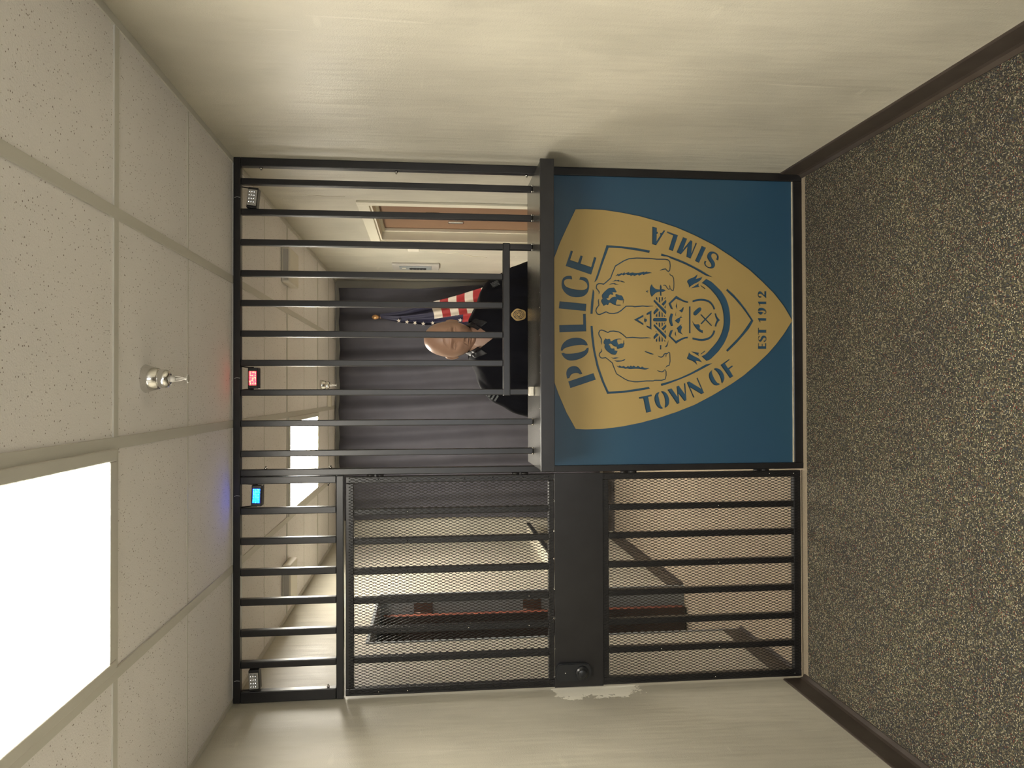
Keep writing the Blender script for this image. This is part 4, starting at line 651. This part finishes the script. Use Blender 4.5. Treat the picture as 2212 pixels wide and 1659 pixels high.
def interp(L, z):
    for (z0, x0), (z1, x1) in zip(L, L[1:]):
        if z <= z0 and z >= z1: return x0+(x1-x0)*(z0-z)/(z0-z1)
    return L[0][1] if z > L[0][0] else L[-1][1]
NU, NV = 130, 300
def fz(v): return 2.115-(2.115-.86)*v
def split(z):   # boundary between blue canton fold (left) and stripes (right)
    return 1.937 + (1.668-z)*.16 if z < 1.668 else 9
def ffn(u, v):
    z = fz(v); xl, xr = interp(L_, z), interp(R_, z); x = xl+(xr-xl)*u
    fold = .5-.5*math.cos(min(1, max(0, v*3))*math.pi)
    y = YF+fold*(.022*math.sin(u*9+v*1.5)+.01*math.sin(u*21-v*4)) - .004
    return (x, y, z-.012*math.sin(u*5)*fold)
def fmi(i, j):
    u = (i+.5)/NU; v = (j+.5)/NV; z = fz(v); x = interp(L_, z)+(interp(R_, z)-interp(L_, z))*u
    s_ = split(z)
    if x < s_:
        if z < 1.42 and x > 1.915 + (1.41-z)*.1: pass
        else: return 0
    if z > 1.668: return 0
    k = int((1.668-z)/.0715)
    if x < s_: return 1 if z > 1.29 else 2
    return 2 if k % 2 == 0 else 1
b = MB(); b.grid(NU, NV, ffn, fmi)
# stars along the visible edge fold
def star(x, z, r, ang):
    p = []
    for i in range(10):
        a = ang+math.pi*i/5; rr = r if i % 2 == 0 else r*.42; p.append((x+rr*math.sin(a), z+rr*math.cos(a)))
    b.prism(p, YF-.026, YF-.030, lambda u, v, a: (u, a, v), 2)
for x, z, a in ((1.917, 1.957, .2), (1.907, 1.888, .5), (1.899, 1.820, .9), (1.893, 1.750, .3), (1.90, 1.67, .1), (1.925, 1.435, .4)): star(x, z, .019, a)
c_ = b.build('cloth', [M['f_blue'], M['f_red'], M['f_white']], fl)

# ============================================================ OFFICER MANNEQUIN
PX, PY = 1.572, 3.79
person = empty('person', (PX, PY, 0), 'bald figure in a black uniform with a gold badge behind the counter', 'person')
def g(x, s): return math.exp(-(x/s)**2)
def head_mesh():
    """bald head, face towards -Y; local origin at the ear line"""
    nu, nv = 380, 280; vs = []; fs = []
    for j in range(nv+1):
        t = j/nv; el = math.pi*(.5-t*.995)           # +pi/2 crown .. -pi/2 base
        for i in range(nu):
            a0_ = 2*math.pi*i/nu; az = a0_-.58*math.sin(a0_)   # finer towards the face; 0 = face (-Y), + towards +X
            sx, cyy = math.sin(az), math.cos(az)
            ce, se = math.cos(el), math.sin(el)
            w_ = .087; dF = .094; dB = .104
            z = se*(.134 if se > 0 else .122)
            pw = ce**.86
            x = w_*sx*pw; y = -(dF if cyy > 0 else dB)*cyy*pw
            # jaw narrows below the cheekbones; skull a little narrower in front
            if z < 0:
                k = min(1, -z/.12); x *= 1-.22*k**1.5; 
                if cyy < 0: y *= 1-.31*k
                else: y *= 1-.06*k
                if cyy < 0: y *= 1
            if cyy > 0: x *= 1-.07*cyy
            # temples
            x -= math.copysign(.004*g(z-.015, .03)*g(abs(az if az < math.pi else az-2*math.pi)-.95, .35), x)
            f = max(0, cyy)
            if f > 0:
                ax = abs(x)
                y -= .0070*g(z-.018, .009)*g(ax-.034, .026)*f           # brow ridge
                y -= .003*g(z-.020, .010)*g(ax, .02)*f
                y += .0150*g(z+.002, .0125)*g(ax-.036, .019)*f          # eye socket
                ex, ez = (ax-.037)/.0165, z+.0035+.10*(ax-.037)
                hh = .0070*max(.12, 1-.75*ex*ex); e = math.hypot(ex, ez/hh) if abs(ex) < 1.6 else 9
                if e < 2.2:
                    y -= .0075*max(0, 1-e*e*.8)*f                       # eyeball
                    y -= .0034*g(e-1.18, .16)*f                         # lid rims
                    y += .0030*g(e-.95, .09)*f
                    rr = math.hypot(ax-.037, z+.0035); y += .0013*g(rr-.0046, .0008)*f
                y += .0022*g(z-.0065+.5*abs(ax-.037), .0015)*g(ax-.037, .013)*f   # upper lid fold
                y += .0018*g(z+.0145-.12*ax, .0020)*g(ax-.035, .012)*f            # lower lid fold
                y -= .0055*g(z+.030, .017)*g(ax-.044, .018)*f           # cheekbone
                # nose
                if -.055 < z < .02:
                    k = (.016-z)/.060; prot = .004+.029*max(0, k)**1.25*(1 if z > -.040 else max(0, 1-(-.040-z)/.011))
                    wn = .0065+.0050*max(0, k)
                    y -= prot*g(ax, wn)*f
                y -= .007*g(z+.040, .007)*g(ax-.0125, .006)*f           # nostril wing
                y += .003*g(z+.047, .003)*g(ax-.007, .004)*f
                # mouth
                y -= .0065*g(z+.070, .016)*g(ax, .028)*f
                y -= .0055*g(z+.0650, .0038)*g(ax, .019)*f
                y -= .0065*g(z+.0765, .0045)*g(ax, .017)*f
                y += .0085*g(z+.0702, .0024)*g(ax, .023)*f
                y += .0035*g(z+.084, .0055)*g(ax, .018)*f
                y -= .0105*g(z+.099, .014)*g(ax, .021)*f                # chin
                y -= .0008*g(z-.055, .002)*g(ax, .035)*f
                y += .0030*g(z-.052+12*ax*ax, .004)*g(ax, .045)*f     # forehead crease
                y += .0035*g((ax-.020)-(-.045-z)*.5, .004)*g(z+.055, .016)*f  # smile fold
            vs.append(Vector((x, y, z)))
    for j in range(nv):
        for i in range(nu): fs.append((j*nu+i, j*nu+(i+1) % nu, (j+1)*nu+(i+1) % nu, (j+1)*nu+i))
    b = MB(); b.add(vs, fs+[list(range(nu))[::-1], list(range(nv*nu, (nv+1)*nu))], 0, True)
    # ears: closed shells with a rim and a hollow
    for s_ in (-1, 1):
        nn = 26; vs = []; fs = []
        for j in range(nn+1):
            el = math.pi*(j/nn-.5)
            for i in range(nn):
                az = 2*math.pi*i/nn
                lx = math.cos(az)*math.cos(el); ly = math.sin(az)*math.cos(el); lz = math.sin(el)
                wide = 1 if lz > 0 else 1-.35*(-lz)
                X_ = lx*.0085; Y_ = ly*.018*wide; Z_ = lz*.032
                if lx > 0: X_ -= .008*g(math.hypot(ly*1.1-(-.1), lz*.9), .45)*lx
                X_ += .35*(Y_+.012)
                vs.append((s_*(.083+X_), (.014+Y_), -.004+Z_-.1*Y_))
        for j in range(nn):
            for i in range(nn): fs.append((j*nn+i, j*nn+(i+1) % nn, (j+1)*nn+(i+1) % nn, (j+1)*nn+i))
        b.add(vs, fs, 0, True)
    return b
hb = head_mesh()
hrot = Matrix.Rotation(math.radians(7), 4, 'X')
HC = Vector((PX, PY-.005, 1.587))
hb.v = [tuple(HC+(hrot @ (Vector(v)*1.03))) for v in hb.v]
def skin_obj(name, joints, edges, root, sub_=2):
    me = bpy.data.meshes.new(name); me.from_pydata([j[0] for j in joints], edges, [])
    o = bpy.data.objects.new(name, me); COL.objects.link(o)
    o.modifiers.new('k', 'SKIN'); sv = me.skin_vertices[0].data if me.skin_vertices else None
    if sv is None:
        import bmesh as _b
        bm = _b.new(); bm.from_mesh(me); bm.verts.layers.skin.verify(); bm.to_mesh(me); bm.free(); sv = me.skin_vertices[0].data
    for i, j in enumerate(joints): sv[i].radius = j[1] if isinstance(j[1], tuple) else (j[1], j[1]); sv[i].use_root = (i == root)
    m2 = o.modifiers.new('s', 'SUBSURF'); m2.levels = sub_; m2.render_levels = sub_
    dg = bpy.context.evaluated_depsgraph_get(); ev = o.evaluated_get(dg); m3 = bpy.data.meshes.new_from_object(ev)
    b = MB(); b.add([v.co.copy() for v in m3.vertices], [list(p.vertices) for p in m3.polygons], 0, True)
    bpy.data.objects.remove(o); return b
def J(x, y, z, r): return (Vector((PX+x, PY+y, z)), r)
# arms: shoulders -> elbows held out -> forearms resting towards the counter
def arm(s_, k):
    return [J(.095*s_, .015, 1.43, .062*k), J(.19*s_, .012, 1.40, .060*k), J(.258*s_, .015, 1.36, .053*k), J(.31*s_, .01, 1.27, .048*k), J(.365*s_, -.01, 1.13, .044*k), J(.335*s_, -.10, 1.07, .040*k), J(.28*s_, -.20, 1.03, .030*k)]
def hand(mb, s_):
    w0 = Vector((PX+.28*s_, PY-.20, 1.03)); d = Vector((-.055*s_, -.10, -.04)).normalized(); side = Vector((-s_*.85, .45, 0)).normalized(); up = Vector((0, 0, 1))
    jj = [(w0, .027), (w0+d*.045, (.040, .018)), (w0+d*.085, (.042, .016))]
    ed = [(0, 1), (1, 2)]
    mb_ = skin_obj('h', jj, ed, 0, 2); mb.add(mb_.v, mb_.f, 0, True)
    ln = (.070, .080, .075, .060)
    for q in range(4):
        r0 = w0+d*.082+side*(.028-.0185*q); bend = d*.75-up*.35; L0 = ln[q]
        f = skin_obj('f', [(r0, .0095), (r0+d*L0*.45, .0088), (r0+d*L0*.45+bend*L0*.32, .008), (r0+d*L0*.45+bend*L0*.32+(bend-up*.4)*L0*.25, .0068)], [(0, 1), (1, 2), (2, 3)], 0, 1); mb.add(f.v, f.f, 0, True)
    r0 = w0+d*.03+side*.022; f = skin_obj('f', [(r0, .013), (r0+side*.022+d*.028, .0105), (r0+side*.026+d*.056, .009)], [(0, 1), (1, 2)], 0, 1); mb.add(f.v, f.f, 0, True)
torso = [J(0, .01, .96, (.145, .105)), J(0, .01, 1.08, (.140, .105)), J(0, .015, 1.20, (.155, .110)), J(0, .015, 1.32, (.160, .108)), J(0, .015, 1.405, (.120, .085)), J(0, .012, 1.455, (.062, .062)), J(0, .004, 1.54, (.055, .058))]
def figure(k, with_neck, with_legs, kt=1.0):
    jn = [(c, tuple(t*kt for t in r)) for c, r in (torso if with_neck else torso[:6])]
    ed = [(i, i+1) for i in range(len(jn)-1)]
    for s_ in (-1, 1):
        a0 = len(jn); jn += arm(s_, k); ed += [(4, a0)]+[(a0+i, a0+i+1) for i in range(6)]
    if with_legs:
        for s_ in (-1, 1):
            a0 = len(jn); jn += [J(.09*s_, .01, .88, .085), J(.10*s_, 0, .50, .058), J(.10*s_, .02, .30, .050), J(.10*s_, .02, .10, .040), J(.11*s_, -.02, .055, .038), J(.12*s_, -.11, .04, .030)]
            ed += [(0, a0)]+[(a0+i, a0+i+1) for i in range(5)]
    return skin_obj('b', jn, ed, 0, 2)
bb_ = figure(.80, True, True, .93); allb = MB(); allb.add(bb_.v, bb_.f, 0, True)
for s_ in (-1, 1): hand(allb, s_)
body = allb.build('body', M['skin'], person)
rm = body.modifiers.new('r', 'REMESH'); rm.mode = 'VOXEL'; rm.voxel_size = .0035; rm.use_smooth_shade = True
sm_ = body.modifiers.new('c', 'SMOOTH'); sm_.factor = .5; sm_.iterations = 1
bpy.context.view_layer.update()
m3 = bpy.data.meshes.new_from_object(body.evaluated_get(bpy.context.evaluated_depsgraph_get())); body.modifiers.clear(); body.data = m3
bm = bmesh.new(); bm.from_mesh(m3)          # the finely modelled head is merged into the same body mesh
hv = [bm.verts.new(v) for v in hb.v]
for f in hb.f:
    try: bm.faces.new([hv[i] for i in f])
    except ValueError: pass
bm.to_mesh(m3); bm.free()
m3.materials.clear(); m3.materials.append(M['skin'])
for p_ in m3.polygons: p_.use_smooth = True
# shirt: broad padded shoulders sloping into loose sleeves
sb = figure(1.25, False, False, 1.12)
LV = [(1.535, .062, .062), (1.505, .092, .078), (1.475, .155, .095), (1.445, .212, .110), (1.415, .255, .118), (1.385, .282, .124), (1.34, .304, .130), (1.28, .322, .136), (1.21, .335, .140), (1.14, .300, .140), (1.08, .235, .140), (1.00, .200, .138), (.93, .195, .135)]
for s_ in (0,):
    nn = 72; vs = []; fs = []
    for z, hw, hd in LV:
        for i in range(nn):
            a = 2*math.pi*i/nn; c_, s2 = math.cos(a), math.sin(a)
            x = hw*math.copysign(abs(c_)**.86, c_); y = hd*math.copysign(abs(s2)**.9, s2)+.012
            ax = abs(x)
            if z < 1.40: y -= math.copysign(.020*g(ax-.205, .016)*min(1, (1.40-z)/.12), s2)      # crease between chest and sleeve
            vs.append((PX+x, PY+y, z))
    for j in range(len(LV)-1):
        for i in range(nn): fs.append((j*nn+i, j*nn+(i+1) % nn, (j+1)*nn+(i+1) % nn, (j+1)*nn+i))
    fs += [list(range(nn)), list(range((len(LV)-1)*nn, len(LV)*nn))[::-1]]
    sb.add(vs, fs, 0, True)
so = sb.build('shirt', M['shirt'], person)
md = so.modifiers.new('r', 'REMESH'); md.mode = 'VOXEL'; md.voxel_size = .006; md.use_smooth_shade = True
md = so.modifiers.new('c', 'SMOOTH'); md.factor = .5; md.iterations = 8
bpy.context.view_layer.update()
m3 = bpy.data.meshes.new_from_object(so.evaluated_get(bpy.context.evaluated_depsgraph_get())); so.modifiers.clear()
bm = bmesh.new(); bm.from_mesh(m3)
PL = Vector((0, 0, 0))   # mesh data is in world space
for v in bm.verts:   # cloth wrinkles
    c_ = v.co+PL; sl = g(abs(c_.x-PX)-.27, .08)
    q = c_.z*60+abs(c_.x-PX)*38
    v.co += v.normal*(noise.noise(c_*11)*.007+noise.noise(Vector((c_.x*34, c_.y*34, c_.z*14)))*.0025+sl*.003*math.sin(q+4*noise.noise(c_*5)))
kill = []
for f in bm.faces:
    c_ = f.calc_center_median()+PL; dx = abs(c_.x-PX); dy = c_.y-PY
    if c_.z > 1.500 or (dy < 0 and c_.z > 1.388+dx*1.25 and dx < .095): kill.append(f)
    elif dy < -.165 and dx > .2 and c_.z < 1.06: kill.append(f)       # cuffs
bmesh.ops.delete(bm, geom=kill, context='FACES')
for v in bm.verts:      # clean the cut edge
    if v.is_boundary:
        dx = abs(v.co.x-PX); ln = 1.388+dx*1.25
        if v.co.y < PY and abs(v.co.z-ln) < .009 and dx < .092: v.co.z = ln
        elif abs(v.co.z-1.5) < .008: v.co.z = 1.5
bm.to_mesh(m3); bm.free(); so.data = m3; m3.materials.clear(); m3.materials.append(M['shirt'])
for p_ in m3.polygons: p_.use_smooth = True
shirt = so; sd = shirt.modifiers.new('s', 'SOLIDIFY'); sd.thickness = .003; sd.offset = 1
def on_front(x, z, r=.005):
    """front surface of the shirt by ray cast"""
    ok, loc, nor, idx = shirt.ray_cast(Vector((x, PY-1, z))-world_loc(shirt), Vector((0, 1, 0)))
    return (loc+world_loc(shirt), nor) if ok else (Vector((x, PY-.13, z)), Vector((0, -1, 0)))
bpy.context.view_layer.update()
# collar: two stiff leaves folding outward
for s_ in (-1, 1):
    def cf(u, v):
        a = math.pi*(.01+.84*u)               # back of neck -> front
        r = .064+.024*v+.006*u*v
        x = s_*math.sin(a)*r*1.05; y = math.cos(a)*r-.004
        if u > .75: k = (u-.75)*4; y -= .022*k*(.3+v); x += s_*(.010+.022*v)*k
        zt = 1.548-.085*(u**1.8)
        q = Vector((PX+x, PY+y, zt-.040*v-.01*v*max(0, u-.6)))
        if y < 0:
            ok, loc, nor, idx = shirt.ray_cast(Vector((q.x, PY-1, q.z)), Vector((0, 1, 0)))
            if ok and loc.y < PY+.02: q.y = min(q.y, loc.y-.005-.004*(1-v))
        return tuple(q)
    b = MB(); b.grid(36, 8, cf); o = b.build('collar', M['collar'], shirt); sd = o.modifiers.new('s', 'SOLIDIFY'); sd.thickness = .003
bpy.context.view_layer.update()
pos, nor = on_front(PX+.112, 1.266)
b = MB()
def oval(rx, rz, off, th_, mi):
    n = 40; q = []
    for i in range(n):
        a = 2*math.pi*i/n; rr = 1+.05*math.cos(5*a)*(mi == 0); q.append((rx*rr*math.sin(a), rz*rr*math.cos(a)))
    b.prism(q, off, off-th_, lambda u, v, a_: (pos.x+u, pos.y-.006+a_, pos.z+v), mi)
oval(.029, .036, 0, .004, 0); oval(.022, .027, -.004, .0015, 1); oval(.019, .024, -.0055, .0015, 0); oval(.010, .012, -.007, .0015, 1); oval(.007, .009, -.0085, .0012, 0)
for i in range(18):
    a = 2*math.pi*i/18
    b.prism([(.0148*math.sin(a)+q[0]*.0016, .0185*math.cos(a)+q[1]*.0022) for q in ((-1, -1), (1, -1), (1, 1), (-1, 1))], -.007, -.0078, lambda u, v, a_: (pos.x+u, pos.y-.006+a_, pos.z+v), 1)
b.build('badge', [M['badge'], M['dark']], person)
# shoulder patches: grey embroidered, left sleeve patch is a striped flag
def patch(x, z, rw, rh, rot, stripes, s_):
    b = MB()
    def bend(u, v, a_):
        c_, s2 = math.cos(rot), math.sin(rot); x_ = x+u*c_-v*s2; z_ = z+u*s2+v*c_
        ok, loc, nor, idx = shirt.ray_cast(Vector((x_, PY-1, z_))-world_loc(shirt), Vector((0, 1, 0)))
        y_ = (loc+world_loc(shirt)).y if ok else PY-.02
        return (x_, y_-.0045-a_, z_)
    N_ = 10
    b.grid(N_, N_, lambda u, v: bend((u-.5)*2*rw, (v-.5)*2*rh, 0), (lambda i, j: (j//2) % 2) if stripes else (lambda i, j: 1 if (i in (0, 9) or j in (0, 9)) else (i+j) % 2))
    b.build('shoulder_patch', [M['grey_patch'], M['shirt']], shirt)
patch(PX+.272, 1.374, .017, .024, .45, False, 1)
patch(PX-.286, 1.384, .016, .022, -.5, True, -1)
# shirt placket + belt + trousers + shoes
b = MB(); b.grid(4, 30, lambda u, v: tuple(on_front(PX-.012+.024*u, 1.37-.42*v)[0]+Vector((0, -.0055, 0)))); b.build('placket', M['shirt'], shirt)
tr = skin_obj('t', [J(0, .01, .98, (.155, .118)), J(0, .01, .92, (.160, .120)), J(.095, .01, .84, .102), J(.105, 0, .50, .076), J(.105, .015, .12, .066), J(-.095, .01, .84, .102), J(-.105, 0, .50, .076), J(-.105, .015, .12, .066)], [(0, 1), (1, 2), (2, 3), (3, 4), (1, 5), (5, 6), (6, 7)], 0, 2)
tr.build('trousers', M['shirt'], person)
for s_ in (-1, 1):
    q = skin_obj('t', [J(.11*s_, .05, .048, (.042, .045)), J(.115*s_, -.03, .044, (.044, .040)), J(.125*s_, -.14, .034, (.044, .030))], [(0, 1), (1, 2)], 0, 2)
    q.v = [(v[0], v[1], max(v[2], .001)) for v in q.v]; q.build('shoe', M['shoe'], person)
